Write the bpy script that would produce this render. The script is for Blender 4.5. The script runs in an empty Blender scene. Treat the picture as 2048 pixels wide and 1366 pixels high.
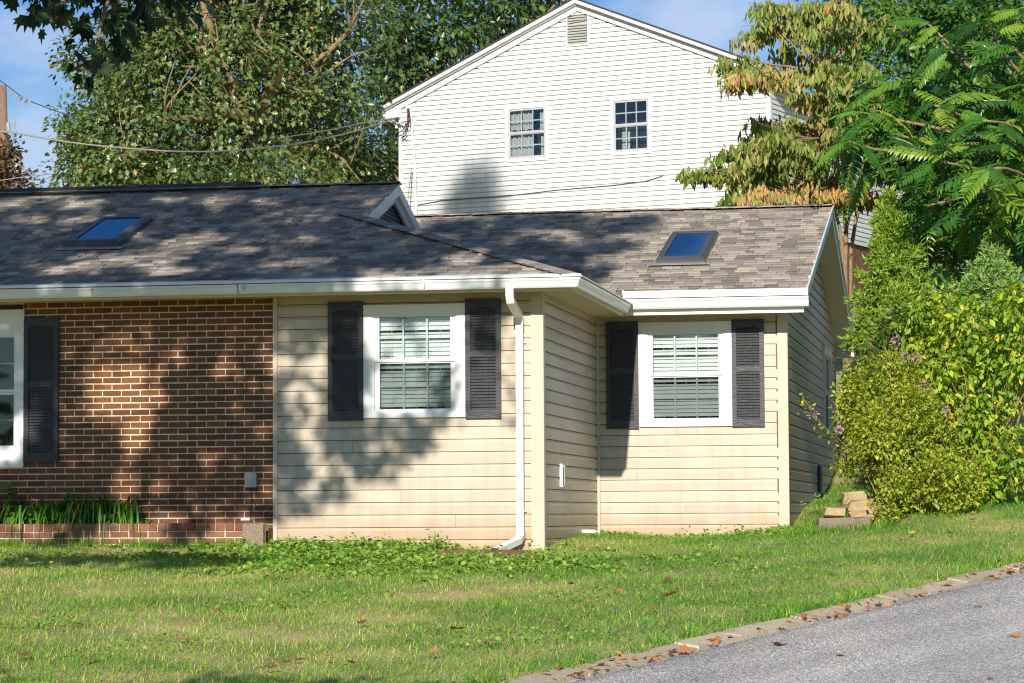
import bpy, math, random
import numpy as np
from mathutils import Matrix, Vector

random.seed(7)
rng = np.random.default_rng(7)
C = bpy.context.scene.collection
SC = bpy.context.scene

# ------------------------------------------------------------------ camera
F_PX = 5500.0
CAM = np.array([4.5925, -27.3035, 0.3287])
R_ = np.array([0.98417176, 0.17712152, -0.00582411])
U_ = np.array([0.01688043, -0.0609796, 0.99799626])
W_ = np.array([-0.17641146, 0.98229805, 0.06300428])
cam_d = bpy.data.cameras.new('camera')
cam = bpy.data.objects.new('camera', cam_d)
C.objects.link(cam)
cam_d.sensor_width = 36.0
cam_d.lens = F_PX / 2048 * 36.0
cam_d.clip_start = 0.1
cam_d.clip_end = 3000
cam.matrix_world = Matrix(((R_[0], U_[0], -W_[0], CAM[0]),
                           (R_[1], U_[1], -W_[1], CAM[1]),
                           (R_[2], U_[2], -W_[2], CAM[2]),
                           (0, 0, 0, 1)))
SC.camera = cam

# ------------------------------------------------------------------ light
SUN_DIR = np.array([0.04, -1.0, 0.425])
SUN_DIR /= np.linalg.norm(SUN_DIR)
SUN_EL = math.asin(SUN_DIR[2])
sun_d = bpy.data.lights.new('sun', 'SUN')
sun_d.energy = 4.3
sun_d.angle = math.radians(0.5)
sun_d.color = (1.0, 0.93, 0.83)
sun = bpy.data.objects.new('sun', sun_d)
C.objects.link(sun)
sun.rotation_euler = Vector(SUN_DIR).to_track_quat('Z', 'Y').to_euler()
sun.location = (5, -40, 25)

world = bpy.data.worlds.new('World')
SC.world = world
world.use_nodes = True
wn, wl = world.node_tree.nodes, world.node_tree.links
wn.clear()
w_out = wn.new('ShaderNodeOutputWorld')
w_bg = wn.new('ShaderNodeBackground')
w_bg.inputs['Strength'].default_value = 0.07
sky = wn.new('ShaderNodeTexSky')
sky.sky_type = 'NISHITA'
sky.sun_disc = False
sky.sun_elevation = SUN_EL
sky.sun_rotation = math.radians(180 - 2.3)
sky.air_density = 1.0
sky.dust_density = 0.6
sky.ozone_density = 2.0
tc = wn.new('ShaderNodeTexCoord')
mp = wn.new('ShaderNodeMapping')
mp.inputs['Scale'].default_value = (1.0, 1.0, 2.2)
mp.inputs['Location'].default_value = (0.35, 0.1, 0.2)
cn = wn.new('ShaderNodeTexNoise')
cn.inputs['Scale'].default_value = 14
cn.inputs['Detail'].default_value = 7
cn.inputs['Roughness'].default_value = 0.55
cr = wn.new('ShaderNodeValToRGB')
cr.color_ramp.elements[0].position = 0.50
cr.color_ramp.elements[0].color = (0, 0, 0, 1)
cr.color_ramp.elements[1].position = 0.78
cr.color_ramp.elements[1].color = (0.62, 0.62, 0.62, 1)
cmix = wn.new('ShaderNodeMixRGB')
cmix.inputs['Color2'].default_value = (7.0, 7.8, 9.4, 1)
wl.new(tc.outputs['Generated'], mp.inputs['Vector'])
wl.new(mp.outputs['Vector'], cn.inputs['Vector'])
fac = cn.outputs['Fac']
for (cpx, cpy, wide, amt) in ((1300, 40, 0.05, 0.12), (1480, 110, 0.04, 0.14), (90, 340, 0.05, 0.24), (20, 20, 0.03, 0.12)):
    v_ = W_ + R_ * (cpx - 1024) / F_PX - U_ * (cpy - 683) / F_PX
    v_ = v_ / np.linalg.norm(v_)
    ds_ = wn.new('ShaderNodeVectorMath')
    ds_.operation = 'DISTANCE'
    ds_.inputs[1].default_value = tuple(v_)
    nm_ = wn.new('ShaderNodeVectorMath')
    nm_.operation = 'NORMALIZE'
    wl.new(tc.outputs['Generated'], nm_.inputs[0])
    wl.new(nm_.outputs['Vector'], ds_.inputs[0])
    mr_ = wn.new('ShaderNodeMapRange')
    mr_.interpolation_type = 'SMOOTHSTEP'
    mr_.inputs['From Min'].default_value = 0.0
    mr_.inputs['From Max'].default_value = wide
    mr_.inputs['To Min'].default_value = amt
    mr_.inputs['To Max'].default_value = 0.0
    wl.new(ds_.outputs['Value'], mr_.inputs['Value'])
    ad_ = wn.new('ShaderNodeMath')
    ad_.operation = 'ADD'
    wl.new(fac, ad_.inputs[0])
    wl.new(mr_.outputs['Result'], ad_.inputs[1])
    fac = ad_.outputs['Value']
wl.new(fac, cr.inputs['Fac'])
wl.new(cr.outputs['Color'], cmix.inputs['Fac'])
stint = wn.new('ShaderNodeMixRGB')
stint.blend_type = 'MULTIPLY'
stint.inputs['Fac'].default_value = 1
stint.inputs['Color2'].default_value = (0.44, 0.74, 1.10, 1)
wl.new(sky.outputs['Color'], stint.inputs['Color1'])
wl.new(stint.outputs['Color'], cmix.inputs['Color1'])
wl.new(cmix.outputs['Color'], w_bg.inputs['Color'])
wl.new(w_bg.outputs['Background'], w_out.inputs['Surface'])

SC.view_settings.view_transform = 'Standard'
SC.view_settings.look = 'None'
SC.view_settings.exposure = 0.5
SC.view_settings.gamma = 1.0
SC.view_settings.use_curve_mapping = False
SC.cycles.use_denoising = True
SC.cycles.denoising_prefilter = 'NONE'
SC.cycles.denoising_input_passes = 'RGB_ALBEDO_NORMAL'
SC.cycles.use_adaptive_sampling = False
SC.cycles.filter_width = 1.2
SC.cycles.max_bounces = 8
SC.cycles.diffuse_bounces = 4
SC.cycles.transparent_max_bounces = 8
SC.cycles.caustics_reflective = False
SC.cycles.caustics_refractive = False


# ------------------------------------------------------------------ helpers
def at(px, py, D):
    """point D metres along the optical axis seen at pixel px, py of the 2048x1366 photograph"""
    return CAM + D * (W_ + R_ * (px - 1024) / F_PX - U_ * (py - 683) / F_PX)


class MB:
    """collects shapes into one mesh; M maps local points to the parent's space"""

    def __init__(self, M=None):
        self.v, self.f, self.M = [], [], M

    def add(self, pts, faces):
        o = len(self.v)
        if self.M is not None:
            pts = [tuple(self.M @ Vector(p)) for p in pts]
        self.v += [tuple(p) for p in pts]
        self.f += [tuple(i + o for i in f) for f in faces]
        return self

    def hexa(self, p):
        return self.add(p, [(0, 3, 2, 1), (4, 5, 6, 7), (0, 1, 5, 4), (1, 2, 6, 5), (2, 3, 7, 6), (3, 0, 4, 7)])

    def box(self, x0, x1, y0, y1, z0, z1):
        return self.hexa([(x0, y0, z0), (x1, y0, z0), (x1, y1, z0), (x0, y1, z0),
                          (x0, y0, z1), (x1, y0, z1), (x1, y1, z1), (x0, y1, z1)])

    def ext(self, poly, a, b, axis):
        """extrude a 2D polygon along axis from a to b"""
        n = len(poly)
        def mk(t):
            if axis == 0: return [(t, p, q) for p, q in poly]
            if axis == 1: return [(p, t, q) for p, q in poly]
            return [(p, q, t) for p, q in poly]
        fs = [tuple(range(n - 1, -1, -1)), tuple(range(n, 2 * n))]
        fs += [(i, (i + 1) % n, n + (i + 1) % n, n + i) for i in range(n)]
        return self.add(mk(a) + mk(b), fs)

    def slab(self, pts, d):
        """thick polygon: pts on top, copy moved by vector d below"""
        n = len(pts)
        q = [(p[0] + d[0], p[1] + d[1], p[2] + d[2]) for p in pts]
        fs = [tuple(range(n)), tuple(range(2 * n - 1, n - 1, -1))]
        fs += [(i, n + i, n + (i + 1) % n, (i + 1) % n) for i in range(n)]
        return self.add(list(pts) + q, fs)

    def tube(self, path, rad, n=6):
        path = [np.array(p, float) for p in path]
        if not hasattr(rad, '__len__'): rad = [rad] * len(path)
        pts, fs = [], []
        for i, p in enumerate(path):
            t = path[min(i + 1, len(path) - 1)] - path[max(i - 1, 0)]
            t = t / (np.linalg.norm(t) + 1e-9)
            a = np.cross(t, [0.31, 0.2, 0.93] if abs(t[2]) < 0.9 else [1, 0.1, 0])
            a /= np.linalg.norm(a) + 1e-9
            b = np.cross(t, a)
            for k in range(n):
                w = 2 * math.pi * k / n
                pts.append(tuple(p + rad[i] * (a * math.cos(w) + b * math.sin(w))))
        for i in range(len(path) - 1):
            for k in range(n):
                fs.append((i * n + k, i * n + (k + 1) % n, (i + 1) * n + (k + 1) % n, (i + 1) * n + k))
        fs.append(tuple(range(n - 1, -1, -1)))
        fs.append(tuple(range((len(path) - 1) * n, len(path) * n)))
        return self.add(pts, fs)

    def mesh(self, name, mat, smooth=False):
        me = bpy.data.meshes.new(name)
        me.from_pydata(self.v, [], self.f)
        if mat: me.materials.append(mat)
        if smooth: me.polygons.foreach_set('use_smooth', [True] * len(me.polygons))
        me.update()
        return me

    def build(self, name, mat, parent=None, smooth=False, **kw):
        return link(name, self.mesh(name, mat, smooth), parent, **kw)


def link(name, data, parent=None, M=None, label=None, kind=None):
    o = bpy.data.objects.new(name, data)
    C.objects.link(o)
    if parent: o.parent = parent
    if M is not None: o.matrix_local = M
    if label: o['label'] = label
    if kind: o['kind'] = kind
    return o


def tag(o, label, cat, group=None, kind=None):
    o['label'] = label
    o['category'] = cat
    if group: o['group'] = group
    if kind: o['kind'] = kind
    return o


def thing(name, label, cat, loc=(0, 0, 0), rz=0.0, group=None):
    o = bpy.data.objects.new(name, None)
    C.objects.link(o)
    o.empty_display_size = 0.2
    o.location = loc
    o.rotation_euler = (0, 0, rz)
    return tag(o, label, cat, group)


def keep(o, parent, loc):
    """o is built in world coordinates: hang it on an unrotated Empty at loc"""
    o.parent = parent
    o.matrix_parent_inverse = Matrix.Translation(-Vector(loc))
    return o


def scatter(name, bv, bf, pos, fr, sc, tint, mat, parent=None, kind=None, loc=None):
    bv = np.array(bv, float)
    n, k = len(pos), len(bv)
    sc = np.asarray(sc, float)
    if sc.ndim == 1: sc = sc[:, None]
    V = np.einsum('nij,nkj->nki', fr, bv[None] * sc[:, None, :]) + pos[:, None, :]
    flat = np.concatenate([np.array(f) for f in bf])
    tot = np.array([len(f) for f in bf])
    st = np.concatenate([[0], np.cumsum(tot)[:-1]])
    L = len(flat)
    loops = (np.arange(n)[:, None] * k + flat[None]).ravel()
    starts = (np.arange(n)[:, None] * L + st[None]).ravel()
    me = bpy.data.meshes.new(name)
    me.vertices.add(n * k)
    me.vertices.foreach_set('co', V.ravel().astype(np.float32))
    me.loops.add(n * L)
    me.loops.foreach_set('vertex_index', loops.astype(np.int32))
    me.polygons.add(n * len(bf))
    me.polygons.foreach_set('loop_start', starts.astype(np.int32))
    at_ = me.attributes.new('tint', 'FLOAT', 'POINT')
    at_.data.foreach_set('value', np.repeat(np.asarray(tint), k).astype(np.float32))
    me.materials.append(mat)
    me.update(calc_edges=True)
    me.validate()
    o = bpy.data.objects.new(name, me)
    C.objects.link(o)
    if parent is not None:
        if loc is not None: keep(o, parent, loc)
        else: o.parent = parent
    if kind: o['kind'] = kind
    return o


def nrm(a):
    return a / (np.linalg.norm(a, axis=-1, keepdims=True) + 1e-9)


def frames(d, up):
    """columns x,y,z with y along d and z as near to up as possible"""
    y = nrm(d)
    x = nrm(np.cross(y, up))
    z = np.cross(x, y)
    return np.stack([x, y, z], axis=-1)


def rand_unit(n):
    return nrm(rng.normal(size=(n, 3)))


# leaf outlines: stem at the origin, tip at +y, length 1
LEAF_V = [(0, 0, 0), (0.2, 0.3, 0.06), (0.24, 0.6, 0.05), (0, 1, -0.12), (-0.24, 0.6, 0.05), (-0.2, 0.3, 0.06), (0, 0.5, -0.02)]
LEAF_F = [(0, 1, 6), (1, 2, 6), (2, 3, 6), (3, 4, 6), (4, 5, 6), (5, 0, 6)]
OVAL_V = [(0, 0, 0), (0.3, 0.45, 0.06), (0, 1, -0.1), (-0.3, 0.45, 0.06)]
OVAL_F = [(0, 1, 2), (0, 2, 3)]
OAK_V = [(0, 0, 0), (0.12, 0.22, 0.03), (0.3, 0.3, 0.08), (0.16, 0.45, 0.02), (0.38, 0.66, 0.07), (0.17, 0.72, 0),
         (0, 1, -0.1), (-0.17, 0.72, 0), (-0.38, 0.66, 0.07), (-0.16, 0.45, 0.02), (-0.3, 0.3, 0.08), (-0.12, 0.22, 0.03), (0, 0.5, -0.03)]
OAK_F = [(12, i, i + 1) for i in range(11)] + [(12, 11, 0)]
NEEDLE_V = [(0, 0, 0), (0.14, 0.4, 0), (0, 1, 0), (-0.14, 0.4, 0)]
NEEDLE_F = [(0, 1, 2, 3)]


# ------------------------------------------------------------------ materials
def new_mat(name):
    m = bpy.data.materials.new(name)
    m.use_nodes = True
    n = m.node_tree.nodes
    return m, n, m.node_tree.links, n['Principled BSDF']


def ramp(n, stops):
    r = n.new('ShaderNodeValToRGB')
    e = r.color_ramp.elements
    while len(e) < len(stops): e.new(0.5)
    for el, (p, c) in zip(e, stops):
        el.position = p
        el.color = (*c, 1)
    return r


def bump(n, l, b, src, strength, dist):
    bp = n.new('ShaderNodeBump')
    bp.inputs['Strength'].default_value = strength
    bp.inputs['Distance'].default_value = dist
    l.new(src, bp.inputs['Height'])
    l.new(bp.outputs['Normal'], b.inputs['Normal'])
    return bp


def paint(name, col, rough=0.45, var=0.08, scale=6.0, dirt=None, bumpy=0.0, spec=0.5, metal=0.0, stretch=(1, 1, 1)):
    """painted or plastic surface with mild mottling and optional grime"""
    m, n, l, b = new_mat(name)
    t = n.new('ShaderNodeTexCoord')
    mpn = n.new('ShaderNodeMapping')
    mpn.inputs['Scale'].default_value = stretch
    nz = n.new('ShaderNodeTexNoise')
    nz.inputs['Scale'].default_value = scale
    nz.inputs['Detail'].default_value = 6
    nz.inputs['Roughness'].default_value = 0.6
    l.new(t.outputs['Object'], mpn.inputs['Vector'])
    l.new(mpn.outputs['Vector'], nz.inputs['Vector'])
    lo = tuple(c * (1 - var) for c in col)
    hi = tuple(min(1, c * (1 + var)) for c in col)
    r = ramp(n, [(0.3, lo), (0.7, hi)])
    l.new(nz.outputs['Fac'], r.inputs['Fac'])
    out = r.outputs['Color']
    if dirt:
        n2 = n.new('ShaderNodeTexNoise')
        n2.inputs['Scale'].default_value = scale * 0.35
        n2.inputs['Detail'].default_value = 9
        n2.inputs['Roughness'].default_value = 0.7
        l.new(mpn.outputs['Vector'], n2.inputs['Vector'])
        r2 = ramp(n, [(0.55, (0, 0, 0)), (0.75, (dirt[1],) * 3)])
        l.new(n2.outputs['Fac'], r2.inputs['Fac'])
        mx = n.new('ShaderNodeMixRGB')
        mx.inputs['Color2'].default_value = (*dirt[0], 1)
        l.new(r2.outputs['Color'], mx.inputs['Fac'])
        l.new(out, mx.inputs['Color1'])
        out = mx.outputs['Color']
    l.new(out, b.inputs['Base Color'])
    b.inputs['Roughness'].default_value = rough
    b.inputs['Metallic'].default_value = metal
    b.inputs['Specular IOR Level'].default_value = spec
    if bumpy:
        bump(n, l, b, nz.outputs['Fac'], bumpy, 0.01)
    return m


def leaf_mat(name, stops, trans=0.3, rough=0.45, source='tint', spec=0.4, tcol=(1.0, 1.1, 0.5)):
    m, n, l, b = new_mat(name)
    if source == 'tint':
        a = n.new('ShaderNodeAttribute')
        a.attribute_name = 'tint'
        fac = a.outputs['Fac']
    else:
        a = n.new('ShaderNodeObjectInfo')
        fac = a.outputs['Random']
    r = ramp(n, stops)
    l.new(fac, r.inputs['Fac'])
    l.new(r.outputs['Color'], b.inputs['Base Color'])
    b.inputs['Roughness'].default_value = rough
    b.inputs['Specular IOR Level'].default_value = spec
    tr = n.new('ShaderNodeBsdfTranslucent')
    tm = n.new('ShaderNodeMixRGB')
    tm.blend_type = 'MULTIPLY'
    tm.inputs['Fac'].default_value = 1
    tm.inputs['Color2'].default_value = (*tcol, 1)
    l.new(r.outputs['Color'], tm.inputs['Color1'])
    l.new(tm.outputs['Color'], tr.inputs['Color'])
    mx = n.new('ShaderNodeMixShader')
    mx.inputs['Fac'].default_value = trans
    l.new(b.outputs['BSDF'], mx.inputs[1])
    l.new(tr.outputs['BSDF'], mx.inputs[2])
    l.new(mx.outputs['Shader'], n['Material Output'].inputs['Surface'])
    return m


def piece_mat(name, stops, source, rough=0.85, grain=60.0, gvar=0.25, bstr=0.5, stretch=(1, 1, 1), spec=0.3, stain=None):
    """bricks, shingles, stones: one tone per piece plus grain"""
    m, n, l, b = new_mat(name)
    if source == 'object':
        fac = n.new('ShaderNodeObjectInfo').outputs['Random']
    else:
        fac = n.new('ShaderNodeNewGeometry').outputs['Random Per Island']
    r = ramp(n, stops)
    l.new(fac, r.inputs['Fac'])
    t = n.new('ShaderNodeNewGeometry')
    mpn = n.new('ShaderNodeMapping')
    mpn.inputs['Scale'].default_value = stretch
    l.new(t.outputs['Position'], mpn.inputs['Vector'])
    nz = n.new('ShaderNodeTexNoise')
    nz.inputs['Scale'].default_value = grain
    nz.inputs['Detail'].default_value = 5
    nz.inputs['Roughness'].default_value = 0.7
    l.new(mpn.outputs['Vector'], nz.inputs['Vector'])
    g = ramp(n, [(0.25, (1 - gvar,) * 3), (0.75, (1 + gvar,) * 3)])
    l.new(nz.outputs['Fac'], g.inputs['Fac'])
    mx = n.new('ShaderNodeMixRGB')
    mx.blend_type = 'MULTIPLY'
    mx.inputs['Fac'].default_value = 1
    l.new(r.outputs['Color'], mx.inputs['Color1'])
    l.new(g.outputs['Color'], mx.inputs['Color2'])
    out = mx.outputs['Color']
    if stain:
        n2 = n.new('ShaderNodeTexNoise')
        n2.inputs['Scale'].default_value = stain[1]
        n2.inputs['Detail'].default_value = 6
        l.new(t.outputs['Position'], n2.inputs['Vector'])
        r2 = ramp(n, [(0.55, (0, 0, 0)), (0.78, (stain[2],) * 3)])
        l.new(n2.outputs['Fac'], r2.inputs['Fac'])
        m2 = n.new('ShaderNodeMixRGB')
        m2.inputs['Color2'].default_value = (*stain[0], 1)
        l.new(r2.outputs['Color'], m2.inputs['Fac'])
        l.new(out, m2.inputs['Color1'])
        out = m2.outputs['Color']
    l.new(out, b.inputs['Base Color'])
    b.inputs['Roughness'].default_value = rough
    b.inputs['Specular IOR Level'].default_value = spec
    bump(n, l, b, nz.outputs['Fac'], bstr, 0.006)
    return m


def glass_mat(name, tint=(0.8, 0.88, 0.84), refl=1.0, ior=1.5):
    m, n, l, b = new_mat(name)
    n.remove(b)
    tr = n.new('ShaderNodeBsdfTransparent')
    tr.inputs['Color'].default_value = (*tint, 1)
    gl = n.new('ShaderNodeBsdfGlossy')
    gl.inputs['Roughness'].default_value = 0.02
    gl.inputs['Color'].default_value = refl if isinstance(refl, tuple) else (refl, refl, refl, 1)
    fr = n.new('ShaderNodeFresnel')
    fr.inputs['IOR'].default_value = ior
    mx = n.new('ShaderNodeMixShader')
    l.new(fr.outputs['Fac'], mx.inputs['Fac'])
    l.new(tr.outputs['BSDF'], mx.inputs[1])
    l.new(gl.outputs['BSDF'], mx.inputs[2])
    l.new(mx.outputs['Shader'], n['Material Output'].inputs['Surface'])
    return m


def siding_mat(name, col, soil=None, rough=0.42):
    """vinyl plank: slight tone per plank, faint wood grain along it, splashed soil near the ground"""
    m, n, l, b = new_mat(name)
    oi = n.new('ShaderNodeObjectInfo')
    r = ramp(n, [(0, tuple(c * 0.95 for c in col)), (1, tuple(min(1, c * 1.04) for c in col))])
    l.new(oi.outputs['Random'], r.inputs['Fac'])
    g = n.new('ShaderNodeNewGeometry')
    mpn = n.new('ShaderNodeMapping')
    mpn.inputs['Scale'].default_value = (1.2, 1.2, 9)
    l.new(g.outputs['Position'], mpn.inputs['Vector'])
    nz = n.new('ShaderNodeTexNoise')
    nz.inputs['Scale'].default_value = 3.0
    nz.inputs['Detail'].default_value = 8
    nz.inputs['Roughness'].default_value = 0.65
    l.new(mpn.outputs['Vector'], nz.inputs['Vector'])
    gr = ramp(n, [(0.3, (0.93,) * 3), (0.7, (1.05,) * 3)])
    l.new(nz.outputs['Fac'], gr.inputs['Fac'])
    mx = n.new('ShaderNodeMixRGB')
    mx.blend_type = 'MULTIPLY'
    mx.inputs['Fac'].default_value = 1
    l.new(r.outputs['Color'], mx.inputs['Color1'])
    l.new(gr.outputs['Color'], mx.inputs['Color2'])
    out = mx.outputs['Color']
    mps = n.new('ShaderNodeMapping')
    mps.inputs['Scale'].default_value = (7, 7, 0.5)
    l.new(g.outputs['Position'], mps.inputs['Vector'])
    ns_ = n.new('ShaderNodeTexNoise')
    ns_.inputs['Scale'].default_value = 1.6
    ns_.inputs['Detail'].default_value = 5
    l.new(mps.outputs['Vector'], ns_.inputs['Vector'])
    rs_ = ramp(n, [(0.35, (0.90, 0.89, 0.86)), (0.6, (1.02, 1.02, 1.02))])
    l.new(ns_.outputs['Fac'], rs_.inputs['Fac'])
    ms_ = n.new('ShaderNodeMixRGB')
    ms_.blend_type = 'MULTIPLY'
    ms_.inputs['Fac'].default_value = 0.8
    l.new(out, ms_.inputs['Color1'])
    l.new(rs_.outputs['Color'], ms_.inputs['Color2'])
    out = ms_.outputs['Color']
    if soil:
        sp = n.new('ShaderNodeSeparateXYZ')
        l.new(g.outputs['Position'], sp.inputs['Vector'])
        n3 = n.new('ShaderNodeTexNoise')
        n3.inputs['Scale'].default_value = 4.0
        n3.inputs['Detail'].default_value = 8
        l.new(g.outputs['Position'], n3.inputs['Vector'])
        ma = n.new('ShaderNodeMath')
        ma.operation = 'MULTIPLY_ADD'
        ma.inputs[1].default_value = 0.55
        l.new(n3.outputs['Fac'], ma.inputs[0])
        l.new(sp.outputs['Z'], ma.inputs[2])
        r3 = ramp(n, [(0.28, (soil[1],) * 3), (0.72, (0, 0, 0))])
        l.new(ma.outputs['Value'], r3.inputs['Fac'])
        m3 = n.new('ShaderNodeMixRGB')
        m3.inputs['Color2'].default_value = (*soil[0], 1)
        l.new(r3.outputs['Color'], m3.inputs['Fac'])
        l.new(out, m3.inputs['Color1'])
        out = m3.outputs['Color']
    l.new(out, b.inputs['Base Color'])
    b.inputs['Roughness'].default_value = rough
    bump(n, l, b, nz.outputs['Fac'], 0.15, 0.004)
    return m


M_ = {}
M_['siding'] = siding_mat('beige_vinyl', (0.545, 0.46, 0.35), soil=((0.42, 0.25, 0.12), 0.75))
M_['white_siding'] = siding_mat('white_aluminium_siding', (0.66, 0.675, 0.69), rough=0.5)
M_['back'] = paint('wall_backing', (0.16, 0.12, 0.08), 0.9)
M_['white_back'] = paint('white_wall_backing', (0.44, 0.43, 0.33), 0.9)
M_['post'] = paint('beige_trim', (0.545, 0.455, 0.345), 0.45, 0.04, 3)
M_['soffit'] = paint('beige_soffit', (0.62, 0.52, 0.36), 0.5, 0.03, 2)
M_['white'] = paint('white_trim', (0.80, 0.80, 0.78), 0.35, 0.03, 3, dirt=((0.45, 0.45, 0.40), 0.25))
M_['gutter'] = paint('white_gutter_metal', (0.78, 0.79, 0.78), 0.3, 0.05, 4, dirt=((0.35, 0.34, 0.28), 0.35), stretch=(0.6, 1, 4))
M_['oldwhite'] = paint('weathered_white_trim', (0.72, 0.72, 0.70), 0.5, 0.08, 5, dirt=((0.4, 0.38, 0.3), 0.4))
M_['shutter'] = paint('dark_shutter_plastic', (0.026, 0.026, 0.029), 0.42, 0.35, 14, bumpy=0.3, stretch=(1, 1, 5))
M_['louver'] = paint('dark_shutter_louver', (0.056, 0.056, 0.059), 0.4, 0.25, 14, stretch=(4, 1, 1))
M_['mortar'] = paint('mortar', (0.74, 0.61, 0.41), 0.95, 0.2, 30, bumpy=0.4)
BR = [(0, (0.125, 0.047, 0.022)), (0.4, (0.175, 0.066, 0.029)), (0.75, (0.225, 0.083, 0.035)), (1, (0.14, 0.056, 0.033))]
M_['brick'] = piece_mat('brick_clay', BR, 'object', 0.8, 45, 0.3, 0.5, (1, 1, 3))
M_['brick_i'] = piece_mat('brick_clay_row', BR, 'island', 0.8, 45, 0.3, 0.5, (1, 1, 3))
PB = [(0, (0.17, 0.072, 0.045)), (0.5, (0.23, 0.10, 0.062)), (1, (0.28, 0.125, 0.08))]
M_['pbrick'] = piece_mat('planter_brick_clay', PB, 'object', 0.85, 45, 0.35, 0.6, stain=((0.30, 0.24, 0.15), 3.0, 0.5))
SH = [(0, (0.16, 0.140, 0.118)), (0.3, (0.25, 0.218, 0.183)), (0.65, (0.33, 0.288, 0.240)), (1, (0.42, 0.365, 0.30))]
M_['shingle'] = piece_mat('asphalt_shingle', SH, 'object', 0.9, 130, 0.35, 0.7)
M_['shingle_i'] = piece_mat('asphalt_shingle_row', SH, 'island', 0.9, 130, 0.35, 0.7)
M_['roofdeck'] = paint('roof_underlay', (0.05, 0.045, 0.04), 0.95)
M_['glass'] = glass_mat('window_glass', (0.90, 0.935, 0.92))
M_['screen'] = glass_mat('screened_glass', (0.71, 0.75, 0.74))
M_['dglass'] = glass_mat('storm_glass', (0.85, 0.88, 0.88), ior=1.6)
M_['skyglass'] = glass_mat('skylight_glass', (0.12, 0.2, 0.3), refl=(0.50, 0.82, 1.0, 1), ior=11.0)
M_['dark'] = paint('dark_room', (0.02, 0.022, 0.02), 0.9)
M_['curtain'] = paint('curtain_cloth', (0.62, 0.61, 0.58), 0.9, 0.1, 10, stretch=(8, 1, 1))
M_['dcurtain'] = paint('dark_green_curtain', (0.05, 0.075, 0.045), 0.9, 0.4, 5, stretch=(6, 1, 0.6))
M_['blind'] = paint('blind_slat_vinyl', (0.73, 0.74, 0.73), 0.45, 0.05, 3)
M_['skyframe'] = paint('skylight_clad', (0.10, 0.095, 0.095), 0.35, 0.1, 4, metal=0.3)
M_['grey'] = paint('grey_plastic', (0.36, 0.38, 0.36), 0.5, 0.06, 5)
M_['steel'] = paint('galvanised_steel', (0.45, 0.45, 0.44), 0.45, 0.15, 12, metal=0.5)
M_['black'] = paint('black_rubber', (0.02, 0.02, 0.022), 0.6)
M_['red'] = paint('red_cable', (0.35, 0.05, 0.05), 0.5)
M_['cable'] = paint('aluminium_cable', (0.24, 0.22, 0.20), 0.5, 0.2, 20)
M_['wood'] = piece_mat('pole_wood', [(0, (0.21, 0.135, 0.09)), (1, (0.21, 0.135, 0.09))], 'object', 0.9, 10, 0.5, 0.6, (3, 3, 0.6))
M_['bark'] = piece_mat('grey_brown_bark', [(0, (0.24, 0.19, 0.13)), (1, (0.24, 0.19, 0.13))], 'object', 0.95, 9, 0.5, 0.9, (3, 3, 0.7))
M_['bark2'] = piece_mat('tan_bark', [(0, (0.27, 0.19, 0.10)), (1, (0.27, 0.19, 0.10))], 'object', 0.95, 12, 0.5, 0.8, (3, 3, 0.8))
M_['twig'] = paint('tan_twig', (0.36, 0.25, 0.12), 0.8, 0.3, 9)
ST = [(0, (0.33, 0.25, 0.14)), (1, (0.42, 0.31, 0.17))]
M_['stone'] = piece_mat('sandstone', ST, 'object', 0.9, 14, 0.35, 0.9, stain=((0.10, 0.08, 0.04), 9.0, 0.9))
M_['stone_dark'] = piece_mat('weathered_block', [(0, (0.23, 0.18, 0.13)), (1, (0.27, 0.21, 0.15))], 'object', 0.95, 60, 0.5, 1.0)
M_['curb'] = piece_mat('curb_concrete', [(0, (0.46, 0.38, 0.26)), (1, (0.56, 0.47, 0.33))], 'island', 0.95, 40, 0.4, 0.8, stain=((0.14, 0.10, 0.05), 5.0, 0.6))
M_['foundation'] = piece_mat('brown_brick', [(0, (0.13, 0.075, 0.045)), (1, (0.17, 0.09, 0.05))], 'object', 0.9, 8, 0.4, 0.4)  # plain brown brick below the white clapboards

# foliage
M_['oak'] = leaf_mat('oak_leaf', [(0, (0.03, 0.07, 0.016)), (0.5, (0.10, 0.165, 0.038)), (0.85, (0.24, 0.29, 0.09)), (1, (0.38, 0.27, 0.07))], 0.22, 0.36, spec=0.6)
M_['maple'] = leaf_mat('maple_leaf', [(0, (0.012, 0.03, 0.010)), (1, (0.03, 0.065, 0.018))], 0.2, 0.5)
M_['plum'] = leaf_mat('plum_leaf', [(0, (0.07, 0.04, 0.03)), (0.6, (0.19, 0.10, 0.05)), (1, (0.20, 0.19, 0.06))], 0.2)
M_['dogwood'] = leaf_mat('dogwood_leaf', [(0, (0.08, 0.15, 0.02)), (0.32, (0.25, 0.32, 0.05)), (0.58, (0.43, 0.38, 0.12)), (0.78, (0.52, 0.33, 0.16)), (0.92, (0.64, 0.31, 0.12)), (1, (0.70, 0.52, 0.05))], 0.3, 0.5, tcol=(1.1, 1.0, 0.5))
M_['finegreen'] = leaf_mat('fine_green_leaf', [(0, (0.055, 0.13, 0.018)), (0.6, (0.14, 0.27, 0.04)), (1, (0.27, 0.37, 0.06))], 0.35)
M_['frond'] = leaf_mat('frond_leaf', [(0, (0.022, 0.085, 0.011)), (0.5, (0.065, 0.195, 0.018)), (0.85, (0.16, 0.31, 0.03)), (1, (0.30, 0.40, 0.045))], 0.3, 0.33, source='object', spec=0.6)
M_['frond_i'] = leaf_mat('frond_leaf_mass', [(0, (0.025, 0.085, 0.015)), (0.5, (0.06, 0.17, 0.022)), (1, (0.15, 0.27, 0.04))], 0.3, 0.4)
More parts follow.
